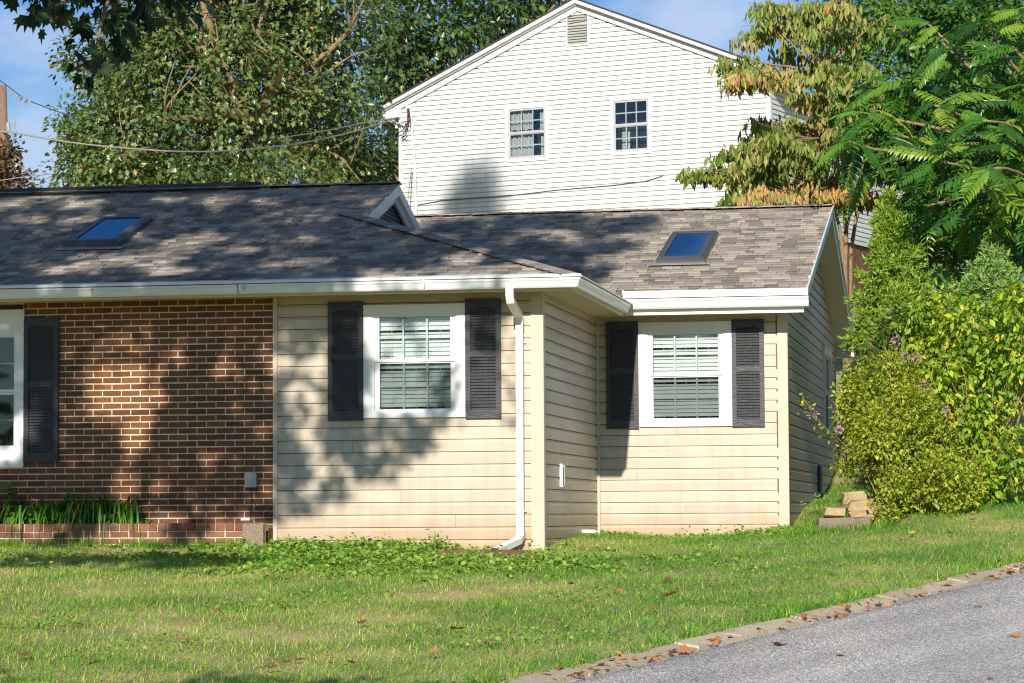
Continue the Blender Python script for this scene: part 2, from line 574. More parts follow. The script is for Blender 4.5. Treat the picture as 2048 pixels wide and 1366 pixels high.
M_['juniper'] = leaf_mat('juniper_spray', [(0, (0.10, 0.20, 0.022)), (0.6, (0.26, 0.42, 0.04)), (1, (0.46, 0.54, 0.10))], 0.25)
M_['cypress'] = leaf_mat('cypress_spray', [(0, (0.11, 0.23, 0.05)), (0.6, (0.25, 0.43, 0.10)), (1, (0.40, 0.52, 0.15))], 0.25)
M_['forsythia'] = leaf_mat('forsythia_leaf', [(0, (0.07, 0.15, 0.014)), (0.4, (0.24, 0.40, 0.03)), (0.8, (0.54, 0.60, 0.05)), (1, (0.78, 0.60, 0.07))], 0.38)
M_['spirea'] = leaf_mat('small_shrub_leaf', [(0, (0.10, 0.16, 0.017)), (0.45, (0.33, 0.42, 0.035)), (0.9, (0.62, 0.60, 0.07)), (1, (0.68, 0.40, 0.14))], 0.35)
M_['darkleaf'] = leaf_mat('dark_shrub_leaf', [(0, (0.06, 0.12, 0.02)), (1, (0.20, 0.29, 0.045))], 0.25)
M_['grass'] = leaf_mat('grass_blade', [(0, (0.06, 0.23, 0.03)), (0.35, (0.20, 0.44, 0.045)), (0.62, (0.44, 0.59, 0.08)), (0.82, (0.76, 0.68, 0.23)), (1, (0.88, 0.69, 0.38))], 0.3, 0.5)
M_['weed'] = leaf_mat('weed_leaf', [(0, (0.08, 0.21, 0.025)), (0.5, (0.22, 0.40, 0.05)), (1, (0.42, 0.54, 0.09))], 0.35)
M_['lily'] = leaf_mat('daylily_leaf', [(0, (0.05, 0.16, 0.02)), (0.7, (0.14, 0.32, 0.035)), (1, (0.55, 0.44, 0.05))], 0.3, 0.35)
M_['hosta'] = leaf_mat('hosta_leaf', [(0, (0.05, 0.13, 0.02)), (1, (0.12, 0.26, 0.035))], 0.3, 0.35)
M_['pink'] = leaf_mat('pink_blossom', [(0, (0.45, 0.16, 0.32)), (1, (0.72, 0.42, 0.56))], 0.3, 0.6, tcol=(1, 0.8, 0.9))
M_['seedhead'] = leaf_mat('pale_seed_head', [(0, (0.42, 0.42, 0.14)), (1, (0.70, 0.68, 0.50))], 0.3, 0.7)
DEAD = [(0, (0.22, 0.08, 0.035)), (0.4, (0.42, 0.16, 0.055)), (0.75, (0.52, 0.25, 0.10)), (0.93, (0.56, 0.36, 0.18)), (1, (0.70, 0.50, 0.04))]
M_['dead'] = leaf_mat('dead_oak_leaf', DEAD, 0.15, 0.6, source='object', tcol=(1, 0.9, 0.7))
M_['dead_i'] = leaf_mat('dead_leaf_drift', DEAD, 0.15, 0.6, tcol=(1, 0.9, 0.7))


def ground_mat():
    m, n, l, b = new_mat('lawn_thatch')
    g = n.new('ShaderNodeNewGeometry')
    n1 = n.new('ShaderNodeTexNoise')
    n1.inputs['Scale'].default_value = 1.1
    n1.inputs['Detail'].default_value = 6
    n2 = n.new('ShaderNodeTexNoise')
    n2.inputs['Scale'].default_value = 26
    n2.inputs['Detail'].default_value = 6
    n2.inputs['Roughness'].default_value = 0.75
    l.new(g.outputs['Position'], n1.inputs['Vector'])
    l.new(g.outputs['Position'], n2.inputs['Vector'])
    a = n.new('ShaderNodeMath')
    a.operation = 'MULTIPLY_ADD'
    a.inputs[1].default_value = 0.5
    l.new(n1.outputs['Fac'], a.inputs[0])
    h = n.new('ShaderNodeMath')
    h.operation = 'MULTIPLY'
    h.inputs[1].default_value = 0.5
    l.new(n2.outputs['Fac'], h.inputs[0])
    l.new(h.outputs['Value'], a.inputs[2])
    r = ramp(n, [(0.32, (0.10, 0.17, 0.03)), (0.45, (0.24, 0.27, 0.07)), (0.56, (0.50, 0.40, 0.18)), (0.68, (0.70, 0.52, 0.30))])
    l.new(a.outputs['Value'], r.inputs['Fac'])
    l.new(r.outputs['Color'], b.inputs['Base Color'])
    b.inputs['Roughness'].default_value = 0.95
    bump(n, l, b, n2.outputs['Fac'], 0.8, 0.02)
    return m


def road_mat():
    m, n, l, b = new_mat('worn_asphalt')
    g = n.new('ShaderNodeNewGeometry')
    v = n.new('ShaderNodeTexVoronoi')
    v.inputs['Scale'].default_value = 42
    v2 = n.new('ShaderNodeTexVoronoi')
    v2.inputs['Scale'].default_value = 85
    nz = n.new('ShaderNodeTexNoise')
    nz.inputs['Scale'].default_value = 0.9
    nz.inputs['Detail'].default_value = 8
    nz.inputs['Roughness'].default_value = 0.65
    mpn = n.new('ShaderNodeMapping')
    mpn.inputs['Rotation'].default_value = (0, 0, math.radians(20))
    mpn.inputs['Scale'].default_value = (2.2, 0.35, 1)
    l.new(g.outputs['Position'], mpn.inputs['Vector'])
    for t in (v, v2): l.new(g.outputs['Position'], t.inputs['Vector'])
    l.new(mpn.outputs['Vector'], nz.inputs['Vector'])
    r1 = ramp(n, [(0.0, (0.13, 0.125, 0.12)), (0.3, (0.38, 0.36, 0.33)), (0.7, (0.53, 0.50, 0.455)), (1.0, (0.95, 0.92, 0.84))])
    l.new(v.outputs['Color'], r1.inputs['Fac'])
    r2 = ramp(n, [(0.0, (0.42, 0.42, 0.42)), (0.5, (1.0, 1.0, 1.0)), (1.0, (1.35, 1.35, 1.32))])
    l.new(v2.outputs['Color'], r2.inputs['Fac'])
    r3 = ramp(n, [(0.3, (0.74, 0.74, 0.76)), (0.6, (1.06, 1.05, 1.03))])
    l.new(nz.outputs['Fac'], r3.inputs['Fac'])
    out = r1.outputs['Color']
    for r in (r2, r3):
        mx = n.new('ShaderNodeMixRGB')
        mx.blend_type = 'MULTIPLY'
        mx.inputs['Fac'].default_value = 1
        l.new(out, mx.inputs['Color1'])
        l.new(r.outputs['Color'], mx.inputs['Color2'])
        out = mx.outputs['Color']
    l.new(out, b.inputs['Base Color'])
    b.inputs['Roughness'].default_value = 0.85
    bump(n, l, b, v.outputs['Distance'], 0.7, 0.012)
    return m


M_['ground'] = ground_mat()
M_['road'] = road_mat()
M_['grit'] = leaf_mat('asphalt_stone', [(0, (0.16, 0.155, 0.15)), (0.35, (0.36, 0.345, 0.32)), (0.7, (0.50, 0.48, 0.44)), (1, (0.78, 0.75, 0.69))], 0.0, 0.8)
M_['soil'] = paint('bare_red_soil', (0.21, 0.10, 0.045), 0.95, 0.45, 18, bumpy=0.9)

# ------------------------------------------------------------------ terrain
RD = np.array([0.345, 0.939])       # direction of the street, uphill
RN = np.array([-0.939, 0.345])      # from the street towards the lawn
R0 = np.array([1.54, -9.46])


def sd(x, y):
    dx, dy = x - R0[0], y - R0[1]
    return dx * RD[0] + dy * RD[1], dx * RN[0] + dy * RN[1]


def zroad(x, y):
    s, d = sd(x, y)
    s = np.where(s > 16, 16 + (s - 16) * 0.5, s)
    s = np.where(s < -20, -20 + (s + 20) * 0.4, s)
    return -0.77 + 0.062 * s


def smooth(a, b, t):
    t = np.clip((t - a) / (b - a), 0, 1)
    return t * t * (3 - 2 * t)


def zlawn(x, y):
    s, d = sd(x, y)
    z = zroad(x, y) + 0.03 + 0.042 * np.clip(d, 0, 14)
    z = z - 0.24 * np.exp(-((x - 0.8) ** 2 + (y - 3.9) ** 2) / 2.25)
    z = z + 0.23 * np.exp(-((x - 4.6) ** 2 + (y - 4.0) ** 2) / 2.6)
    z = z + 3.3 * smooth(9, 29, y) * smooth(-14, 2, x + 8)
    z = z + 0.015 * np.sin(3.1 * x + 1.7 * y) * np.sin(2.3 * y - 1.1 * x)
    return z


def edge_d(s):
    """ragged line of the lawn's edge along the curb"""
    return 0.05 * np.sin(1.9 * s) + 0.03 * np.sin(5.3 * s + 1)


def zground(x, y):
    s, d = sd(x, y)
    t = smooth(-0.14, 0.06, d)
    return zlawn(x, y) * t + (zroad(x, y) - 0.12) * (1 - t)


xs = np.concatenate([-np.geomspace(600, 12, 14), np.arange(-11, 12.01, 0.22), np.geomspace(12.6, 600, 14)])
ys = np.concatenate([-np.geomspace(600, 16, 12), np.arange(-15.6, 10.01, 0.22), np.arange(11, 44, 1.5), np.geomspace(46, 900, 12)])
GX, GY = np.meshgrid(xs, ys)
GZ = zground(GX, GY)
nx, ny = len(xs), len(ys)
gv = np.stack([GX.ravel(), GY.ravel(), GZ.ravel()], 1)
gf = [(j * nx + i, j * nx + i + 1, (j + 1) * nx + i + 1, (j + 1) * nx + i) for j in range(ny - 1) for i in range(nx - 1)]
me = bpy.data.meshes.new('lawn')
me.from_pydata(gv.tolist(), [], gf)
me.polygons.foreach_set('use_smooth', [True] * len(me.polygons))
me.materials.append(M_['ground'])
tag(link('lawn', me), 'sloping green lawn in front of the houses', 'lawn', kind='structure')

# street: a strip on the sloping plane, its near edge ragged
rv, rf = [], []
ss = np.arange(-45, 60, 0.18)
for s in ss:
    e = 0.02 * math.sin(2.2 * s) + 0.012 * math.sin(7 * s)
    for d in (-0.12 + e, -2.0, -5.0, -9.0):
        p = R0 + RD * s + RN * d
        rv.append((p[0], p[1], float(zroad(p[0], p[1])) + (-0.004 if d > -1 else 0)))
for i in range(len(ss) - 1):
    for k in range(3):
        rf.append((i * 4 + k, (i + 1) * 4 + k, (i + 1) * 4 + k + 1, i * 4 + k + 1))
me = bpy.data.meshes.new('road')
me.from_pydata(rv, [], rf)
me.materials.append(M_['road'])
tag(link('road', me), 'grey worn asphalt street climbing to the right', 'road', kind='structure')

# coarse aggregate standing out of the worn surface
ng = 480000
gx_, gy_ = rng.uniform(-0.5, 6.5, ng), rng.uniform(-14, 2, ng)
gs_, gd_ = sd(gx_, gy_)
vv = np.stack([gx_, gy_, zroad(gx_, gy_)], 1) - CAM
dp = vv @ W_
ok = (gd_ < -0.17) & (np.abs((vv @ R_) / dp * F_PX) < 1090) & (-(vv @ U_) / dp * F_PX < 740)
gx_, gy_, dp, gs_, gd_ = gx_[ok], gy_[ok], dp[ok], gs_[ok], gd_[ok]
ng = len(gx_)
az = rng.random(ng) * 6.28
gfr = np.zeros((ng, 3, 3)); gfr[:, 0, 0] = np.cos(az); gfr[:, 1, 0] = np.sin(az); gfr[:, 0, 1] = -np.sin(az); gfr[:, 1, 1] = np.cos(az); gfr[:, 2, 2] = 1
GRIT_V = [(-1, -0.7, -0.2), (0.8, -1, -0.2), (1, 0.8, -0.2), (-0.6, 1, -0.2), (0.1, -0.05, 0.75)]
GRIT_F = [(0, 1, 4), (1, 2, 4), (2, 3, 4), (3, 0, 4)]
gr_ = rng.gamma(5, 0.0007, ng) + 0.0015
g = scatter('asphalt_grit', GRIT_V, GRIT_F, np.stack([gx_, gy_, zroad(gx_, gy_)], 1), gfr, np.stack([gr_, gr_, gr_ * rng.uniform(0.4, 1.1, ng)], 1), np.clip(rng.random(ng) * 0.75 + 0.16 + 0.14 * np.sin(5.2 * gd_ + 0.6 * np.sin(gs_)) * np.sin(1.3 * gs_ + 2 * gd_) - 0.30 * np.exp(-((gd_ + 0.24) / 0.07) ** 2), 0, 1), M_['grit'])
tag(g, 'coarse pale aggregate in the worn asphalt', 'gravel', kind='stuff')

# low concrete edge between street and lawn, in uneven lengths
mb = MB()
s = -12.0
while s < 18:
    L = random.uniform(0.5, 1.1)
    a = 0.015 * random.uniform(-1, 1)
    hz = random.uniform(0.012, 0.045)
    pts = []
    for ds, dd in ((0, -0.145), (L - 0.012, -0.145), (L - 0.012, 0.05), (0, 0.05)):
        p = R0 + RD * (s + ds) + RN * (dd + a)
        zz = float(zroad(p[0], p[1]))
        pts.append((p[0], p[1], zz))
    o = len(mb.v)
    top = []
    for (x, y, z), up in zip(pts, (0.006, 0.006, 0.035, 0.035)):
        top.append((x, y, z + up + hz * 0.5 + random.uniform(-0.004, 0.004)))
    mb.hexa([(x, y, z - 0.12) for x, y, z in pts] + top)
    s += L
tag(mb.build('curb', M_['curb']), 'low crumbling concrete edging between lawn and street', 'curb', kind='structure')

# bare soil by the downspout outlet
mb = MB()
cx, cy = -0.55, -0.62
ring = []
for k in range(26):
    w = 2 * math.pi * k / 26
    rr = 1 + 0.16 * math.sin(3 * w + 1) + 0.1 * math.sin(7 * w)
    ring.append((cx + 0.72 * rr * math.cos(w), cy + 0.34 * rr * math.sin(w)))
pts = [(cx, cy, float(zground(cx, cy)) + 0.035)]
for f in (0.55, 1.0):
    for x, y in ring:
        xx, yy = cx + (x - cx) * f, cy + (y - cy) * f
        pts.append((xx, yy, float(zground(xx, yy)) + (0.03 if f < 1 else -0.01) + random.uniform(-0.006, 0.006)))
fs = [(0, 1 + k, 1 + (k + 1) % 26) for k in range(26)]
fs += [(1 + k, 27 + k, 27 + (k + 1) % 26, 1 + (k + 1) % 26) for k in range(26)]
mb.add(pts, fs)
tag(mb.build('soil', M_['soil'], smooth=True), 'patch of bare reddish soil below the downspout', 'soil', kind='structure')

# ------------------------------------------------------------------ beige house
WB, WX, WE = 3.736, 2.1645, 12.714       # wing front plane, wing right plane, wing back
Z0, SC_ = 2.493, 0.127                   # top visible siding joint, course height
house = thing('house', 'low beige and brick ranch house with dark shutters and shingled roof', 'house', (0, 0, 0))

PLANK = [(0.0, 0.0065), (0.0, 0.097), (0.011, 0.127), (0.018, 0.127), (0.018, 0.0065)]


def planks(wall, mat, u_rng, zs, h, frame, holes=(), prof=PLANK, k=1.0):
    """one object per course; frame maps (u, depth, z) to the parent's space; u_rng(z) gives the ends"""
    for z in zs:
        r = u_rng(z + h * 0.5)
        if r is None: continue
        segs = [r]
        for (a, b, c, d) in holes:
            if z + h * 0.5 < c or z + h * 0.5 > d: continue
            ns = []
            for (s0, s1) in segs:
                if b <= s0 or a >= s1: ns.append((s0, s1)); continue
                if a > s0: ns.append((s0, a))
                if b < s1: ns.append((b, s1))
            segs = ns
        segs = [q for q in segs if q[1] - q[0] > 0.01]
        ns = []
        for (s0, s1) in segs:
            if s1 - s0 > 1.8 and random.random() < 0.6:
                m_ = s0 + (s1 - s0) * random.uniform(0.2, 0.8)
                ns += [(s0, m_), (m_ + 0.0025, s1)]
            else: ns.append((s0, s1))
        segs = ns
        if not segs: continue
        for (s0, s1) in segs:
            mb = MB()
            jit = random.uniform(-0.0006, 0.0006)
            poly = [(y + jit, zz * h / 0.127) for y, zz in prof]
            n = len(poly)
            pts = [frame(s0, y, z + q) for y, q in poly] + [frame(s1, y, z + q) for y, q in poly]
            fs = [tuple(range(n - 1, -1, -1)), tuple(range(n, 2 * n))] + [(i, (i + 1) % n, n + (i + 1) % n, n + i) for i in range(n)]
            mb.add(pts, fs)
            mb.build('siding_plank', mat, wall)


def wall_panel(mb, frame, u0, u1, z0, z1, holes, y0, y1):
    """backing board with rectangular openings"""
    us = sorted({u0, u1, *[h[0] for h in holes], *[h[1] for h in holes]})
    for a, b in zip(us[:-1], us[1:]):
        cuts = [(h[2], h[3]) for h in holes if h[0] <= a + 1e-6 and h[1] >= b - 1e-6]
        zz = z0
        for c, d in sorted(cuts):
            if c > zz: mb.hexa([frame(a, y0, zz), frame(b, y0, zz), frame(b, y1, zz), frame(a, y1, zz),
                                frame(a, y0, c), frame(b, y0, c), frame(b, y1, c), frame(a, y1, c)])
            zz = d
        if z1 > zz: mb.hexa([frame(a, y0, zz), frame(b, y0, zz), frame(b, y1, zz), frame(a, y1, zz),
                             frame(a, y0, z1), frame(b, y0, z1), frame(b, y1, z1), frame(a, y1, z1)])


f_front = lambda u, y, z: (u, y, z)                 # faces -Y at Y = 0
f_wing = lambda u, y, z: (u, WB + y, z)
f_ret = lambda u, y, z: (-y, u, z)                  # faces +X at X = 0
f_side = lambda u, y, z: (WX - y, u, z)             # faces +X at X = WX

hole_main = (-1.80, -0.83, 1.36, 2.42)
hole_wing = (0.53, 1.51, 1.36, 2.45)
hole_side = (10.0, 11.38, 1.46, 2.56)
zc = [Z0 - SC_ * k for k in range(0, 21)]           # bottoms of the courses
# front, return, wing, gable walls
w = MB(); wall_panel(w, f_front, -2.79, -0.02, -0.3, 2.62, [hole_main], 0.02, 0.12)
front = w.build('siding_wall', M_['back'], house)
planks(front, M_['siding'], lambda z: (-2.755, -0.115), [z for z in zc], SC_, f_front, [hole_main])
w = MB(); wall_panel(w, f_ret, 0.0, WB, -0.3, 2.62, [], 0.02, 0.12)
ret = w.build('siding_wall', M_['back'], house)
planks(ret, M_['siding'], lambda z: (0.10, WB - 0.03), zc, SC_, f_ret)
w = MB(); wall_panel(w, f_wing, 0.0, WX - 0.02, -0.3, 2.66, [hole_wing], 0.02, 0.12)
wing = w.build('siding_wall', M_['back'], house)
planks(wing, M_['siding'], lambda z: (0.03, 2.066), zc, SC_, f_wing, [hole_wing])
w = MB()
w.ext([(WB, -0.3), (WE, -0.3), (WE, 2.75), (8.22, 4.15), (WB, 2.75)], WX - 0.12, WX - 0.02, 0)
side = w.build('siding_wall', M_['back'], house)


def gable_rng(z):
    if z < 2.72: return (WB + 0.10, WE - 0.08)
    t = (z - 2.78) / 0.2976
    a, b = max(WB + 0.02, 3.63 + t), min(WE, 12.81 - t)
    return (a, b) if b - a > 0.15 else None


planks(side, M_['siding'], gable_rng, [Z0 - SC_ * k for k in range(-13, 21)], SC_, f_side, [hole_side])

# corner posts
for nm, parts in (('corner_post', [(-0.12, 0.012, -0.012, 0.012, -0.2, 2.60), (-0.012, 0.0125, 0.012, 0.105, -0.2, 2.60)]),
                  ('corner_post', [(2.062, WX + 0.012, WB - 0.012, WB + 0.012, -0.2, 2.64), (WX - 0.012, WX + 0.0125, WB + 0.012, WB + 0.105, -0.2, 2.64)]),
                  ('corner_post', [(WX - 0.012, WX + 0.0125, WE - 0.085, WE + 0.01, 0.0, 2.72)]),
                  ('corner_post', [(0.0, 0.03, WB - 0.03, WB + 0.004, -0.2, 2.60)]),
                  ('end_trim', [(-2.80, -2.755, -0.018, 0.02, 0.0, 2.585)])):
    mb = MB()
    for p in parts: mb.box(*p)
    if len(parts) == 2:      # raised ribs along the post
        x0, x1, y0, y1, z0, z1 = parts[0]
        mb.box(x0 + 0.018, x0 + 0.045, y0 - 0.004, y0 + 0.001, z0, z1 - 0.002)
    mb.build(nm, M_['post'], house)

# frieze strips under the soffits
mb = MB()
mb.box(-2.755, -0.12, -0.006, 0.018, 2.575, 2.60)
mb.build('frieze_strip', M_['post'], house)
mb = MB()
mb.box(0.03, 2.062, WB - 0.006, WB + 0.018, 2.572, 2.64)
mb.build('frieze_strip', M_['post'], house)
mb = MB()
for i, zz in enumerate((2.50, 2.53, 2.56)): mb.box(-0.002 - 0.003 * 0, 0.006 + 0.004 * i, 0.105, WB - 0.03, zz, zz + 0.026)
mb.build('frieze_strip', M_['post'], house)

# brick wall: mortar bed, bricks one by one
CB = 0.0664
brick_hole = (-6.75, -5.50, 0.86, 2.56)
w = MB()
wall_panel(w, f_front, -7.6, -2.80, -0.3, 2.62, [brick_hole], 0.004, 0.12)
bwall = w.build('brick_wall', M_['mortar'], house)


def brick_mesh(L, W=0.085, H=0.0535, mat='brick', name='brick'):
    mb = MB()
    e = 0.004
    x, y, z = L / 2, W / 2, H / 2
    mb.add([(-x, y, -z), (x, y, -z), (x, y, z), (-x, y, z), (-x, -y + e, -z), (x, -y + e, -z), (x, -y + e, z), (-x, -y + e, z),
            (-x + e, -y, -z + e), (x - e, -y, -z + e), (x - e, -y, z - e), (-x + e, -y, z - e)],
           [(0, 3, 2, 1), (0, 1, 5, 4), (1, 2, 6, 5), (2, 3, 7, 6), (3, 0, 4, 7), (4, 5, 9, 8), (5, 6, 10, 9), (6, 7, 11, 10), (7, 4, 8, 11), (8, 9, 10, 11)])
    return mb.mesh(name, M_[mat])


bm_cache = {}


def place_bricks():
    todo = []
    top = 2.575
    row = 0
    while True:
        zc_ = top - CB * (row + 0.5)
        if zc_ < 0.0: break
        off = 0.0 if row % 2 == 0 else 0.1015
        x = -2.80 - 0.003
        first = True
        while x > -7.5:
            L = 0.203 - (off if first and off else 0)
            first = False
            a, b = x - L, x
            x = a
            if zc_ + CB / 2 > brick_hole[2] and zc_ - CB / 2 < brick_hole[3]:
                if b <= brick_hole[1] + 0.02 and a >= brick_hole[0]: continue
                if a < brick_hole[1] < b: a = brick_hole[1]
            if b - a < 0.03: continue
            todo.append((a, b, zc_))
        row += 1
    # those in full view first, the hidden rest joined
    def vis(t):
        a, b, z = t
        cxp = (a + b) / 2
        if cxp < -5.80: return 3
        if -5.46 < cxp < -5.11 and 0.93 < z < 2.40: return 2
        if z < 0.25: return 1.5
        return 0
    todo.sort(key=lambda t: (vis(t), -t[2]))
    # one brick in full view of every eight or so goes to the joined rest when there are too many
    front_ = [t for t in todo if vis(t) == 0]
    keep_, rest = front_[:300], front_[300:] + [t for t in todo if vis(t) != 0]
    for a, b, z in keep_:
        L = round(b - a - 0.010, 3)
        if L not in bm_cache: bm_cache[L] = brick_mesh(L)
        M = Matrix.Translation(((a + b) / 2 + random.uniform(-0.0015, 0.0015), 0.0425 - 0.002 + random.uniform(-0.0015, 0.0015), z + random.uniform(-0.001, 0.001))) @ Matrix.Rotation(random.gauss(0, 0.006), 4, 'Y')
        link('brick', bm_cache[L], bwall, M)
    mb = MB()
    for a, b, z in rest:
        mb.box(a + 0.005, b - 0.005, -0.002 + random.uniform(-0.0015, 0.0015), 0.08, z - 0.0268, z + 0.0268)
    mb.build('brick_rows', M_['brick_i'], bwall, kind='stuff')


place_bricks()


# ---- windows
def frame_rect(mb, fr, u0, u1, z0, z1, wl, wr, wb, wt, y0, y1):
    def bx(a, b, c, d):
        mb.hexa([fr(a, y0, c), fr(b, y0, c), fr(b, y1, c), fr(a, y1, c), fr(a, y0, d), fr(b, y0, d), fr(b, y1, d), fr(a, y1, d)])
    bx(u0, u0 + wl, z0, z1)
    bx(u1 - wr, u1, z0, z1)
    bx(u0 + wl, u1 - wr, z0, z0 + wb)
    bx(u0 + wl, u1 - wr, z1 - wt, z1)


def fbox(mb, fr, a, b, y0, y1, c, d):
    mb.hexa([fr(a, y0, c), fr(b, y0, c), fr(b, y1, c), fr(a, y1, c), fr(a, y0, d), fr(b, y0, d), fr(b, y1, d), fr(a, y1, d)])


def double_hung(fr, u0, z0, w_, h_, parent, gx=(0.16, 0.16), lz=(0.09, 0.555), uz=(0.60, 1.04), head=0.10, ncol=3, blinds=True,
                glass='glass', name='window', muntin_mat='white', trim_mat='white', dep=0.09):
    u1, z1 = u0 + w_, z0 + h_
    mb = MB()
    # flat outer casing, stepped inner frame
    frame_rect(mb, fr, u0, u1, z0, z1, 0.085, 0.085, 0.045, head, -0.030, dep)
    frame_rect(mb, fr, u0 + 0.085, u1 - 0.085, z0 + 0.045, z1 - head, 0.025, 0.025, 0.018, 0.022, -0.018, dep)
    fbox(mb, fr, u0 - 0.002, u1 + 0.002, -0.036, -0.0305, z1 - 0.012, z1 + 0.002)
    win = mb.build(name, M_[trim_mat], parent)
    a, b = u0 + gx[0], u1 - gx[1]
    for which, (c, d), y0 in (('lower', lz, 0.018), ('upper', uz, 0.0)):
        c, d = z0 + c, z0 + d
        m = MB()
        ia, ib = u0 + 0.110, u1 - 0.110
        if which == 'lower':
            frame_rect(m, fr, ia, ib, z0 + 0.063, d + 0.046, a - ia, ib - b, c - z0 - 0.063, 0.046, y0, y0 + 0.03)
        else:
            frame_rect(m, fr, ia, ib, c - 0.030, z1 - head - 0.022, a - ia, ib - b, 0.030, z1 - head - 0.022 - d, y0, y0 + 0.03)
        m.build('sash', M_[trim_mat], win)
        m = MB(); fbox(m, fr, a - 0.004, b + 0.004, y0 + 0.014, y0 + 0.018, c - 0.004, d + 0.004)
        m.build('pane', M_['screen' if which == 'lower' else glass], win)
        for k in range(1, ncol):
            x = a + (b - a) * k / ncol
            m = MB(); fbox(m, fr, x - 0.009, x + 0.009, y0 + 0.020, y0 + 0.028, c, d)
            m.build('muntin', M_[muntin_mat], win)
        zm = (c + d) / 2
        m = MB(); fbox(m, fr, a, b, y0 + 0.0205, y0 + 0.0275, zm - 0.009, zm + 0.009)
        m.build('muntin', M_[muntin_mat], win)
    # dark room behind
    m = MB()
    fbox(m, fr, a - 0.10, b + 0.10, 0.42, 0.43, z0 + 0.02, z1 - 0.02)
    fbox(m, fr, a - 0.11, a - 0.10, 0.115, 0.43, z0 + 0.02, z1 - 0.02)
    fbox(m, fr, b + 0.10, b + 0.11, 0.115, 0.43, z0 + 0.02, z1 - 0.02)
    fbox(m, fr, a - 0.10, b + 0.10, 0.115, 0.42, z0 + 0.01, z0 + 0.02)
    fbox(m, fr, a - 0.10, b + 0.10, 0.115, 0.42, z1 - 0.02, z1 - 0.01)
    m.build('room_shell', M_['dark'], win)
    if blinds:
        z = z0 + lz[0] - 0.02
        i = 0
        while z < z0 + uz[1] - 0.05:
            m = MB()
            t = 0.019 if i % 9 else 0.010     # a slat tilted a little more open here and there
            y = 0.078
            m.hexa([fr(a - 0.03, y - 0.010, z), fr(b + 0.03, y - 0.010, z), fr(b + 0.03, y - 0.006, z), fr(a - 0.03, y - 0.006, z),
                    fr(a - 0.03, y + 0.006, z + 2 * t), fr(b + 0.03, y + 0.006, z + 2 * t), fr(b + 0.03, y + 0.010, z + 2 * t), fr(a - 0.03, y + 0.010, z + 2 * t)])
            m.build('blind_slat', M_['blind'], win)
            z += 0.0435
            i += 1
        m = MB()
        fbox(m, fr, a - 0.03, b + 0.03, 0.066, 0.095, z0 + uz[1] - 0.045, z0 + uz[1] + 0.02)
        for k in (0.16, 0.5, 0.84):
            x = a + (b - a) * k
            fbox(m, fr, x - 0.002, x + 0.002, 0.0635, 0.0655, z0 + lz[0], z0 + uz[1])
        m.build('blind_cord', M_['blind'], win)
    return win


double_hung(f_front, -1.846, 1.322, 1.058, 1.150, house)
double_hung(f_wing, 0.485, 1.320, 1.066, 1.186, house, head=0.115, uz=(0.605, 1.045), lz=(0.095, 0.56))
# window of the side wall, seen edge on
double_hung(f_side, 9.96, 1.42, 1.464, 1.18, house, ncol=2, blinds=True)
# wide window at the left end of the brick
lw = double_hung(f_front, -6.68, 0.868, 1.201, 1.632, house, gx=(0.10, 0.10), lz=(0.215, 0.745), uz=(0.80, 1.345), head=0.25, ncol=2, blinds=False, dep=0.075)
m = MB()
for k in range(24):
    x = -6.62 + 0.045 * k
    m.box(x, x + 0.043, 0.20 + 0.02 * math.sin(k * 1.9), 0.225 + 0.02 * math.sin(k * 1.9), 0.95, 2.3)
m.build('curtain', M_['dcurtain'], lw)


# ---- shutters
louver_cache = {}


def shutter(fr, u0, z0, w_, h_, rot90=False):
    u1, z1 = u0 + w_, z0 + h_
    st, rt, rb, mid = 0.052, 0.085, 0.085, 0.055
    zm = z0 + h_ * 0.535
    y0 = -0.036
    mb = MB()
    fbox(mb, fr, u0, u0 + st, y0, -0.008, z0, z1)
    fbox(mb, fr, u1 - st, u1, y0, -0.008, z0, z1)
    fbox(mb, fr, u0 + st, u1 - st, y0 + 0.003, -0.008, z0, z0 + rb)
    fbox(mb, fr, u0 + st, u1 - st, y0 + 0.003, -0.008, z1 - rt, z1)
    fbox(mb, fr, u0 + st, u1 - st, y0 + 0.003, -0.008, zm - mid / 2, zm + mid / 2)
    fbox(mb, fr, u0 + st, u1 - st, y0 + 0.024, -0.008, z0 + rb, zm - mid / 2)
    fbox(mb, fr, u0 + st, u1 - st, y0 + 0.024, -0.008, zm + mid / 2, z1 - rt)
    # slightly arched lower edge of the top rail
    n = 8
    arc = [(u0 + st + (w_ - 2 * st) * i / n, z1 - rt - 0.022 * (1 - math.sin(math.pi * i / n)) - 0.001) for i in range(n + 1)]
    for i in range(n):
        (a, za), (b, zb) = arc[i], arc[i + 1]
        if za > z1 - rt - 0.002 and zb > z1 - rt - 0.002: continue
        mb.hexa([fr(a, y0 + 0.004, za), fr(b, y0 + 0.004, zb), fr(b, -0.012, zb), fr(a, -0.012, za),
                 fr(a, y0 + 0.004, z1 - rt), fr(b, y0 + 0.004, z1 - rt), fr(b, -0.012, z1 - rt), fr(a, -0.012, z1 - rt)])
    sh = mb.build('shutter', M_['shutter'], house)
    key = round(w_, 3)
    if key not in louver_cache:
        m = MB()
        L = w_ - 2 * st - 0.004
        m.hexa([(0, 0, 0), (L, 0, 0), (L, 0.005, 0), (0, 0.005, 0), (0, 0.011, 0.019), (L, 0.011, 0.019), (L, 0.016, 0.019), (0, 0.016, 0.019)])
        louver_cache[key] = m.mesh('louver', M_['louver'])
    for c, d in ((z0 + rb, zm - mid / 2), (zm + mid / 2, z1 - rt)):
        k = int((d - c) / 0.0300)
        p = (d - c) / k
        for i in range(k):
            pt = fr(u0 + st + 0.002, y0 + 0.004, c + i * p)
            link('louver', louver_cache[key], sh, Matrix.Translation(pt))
    return sh


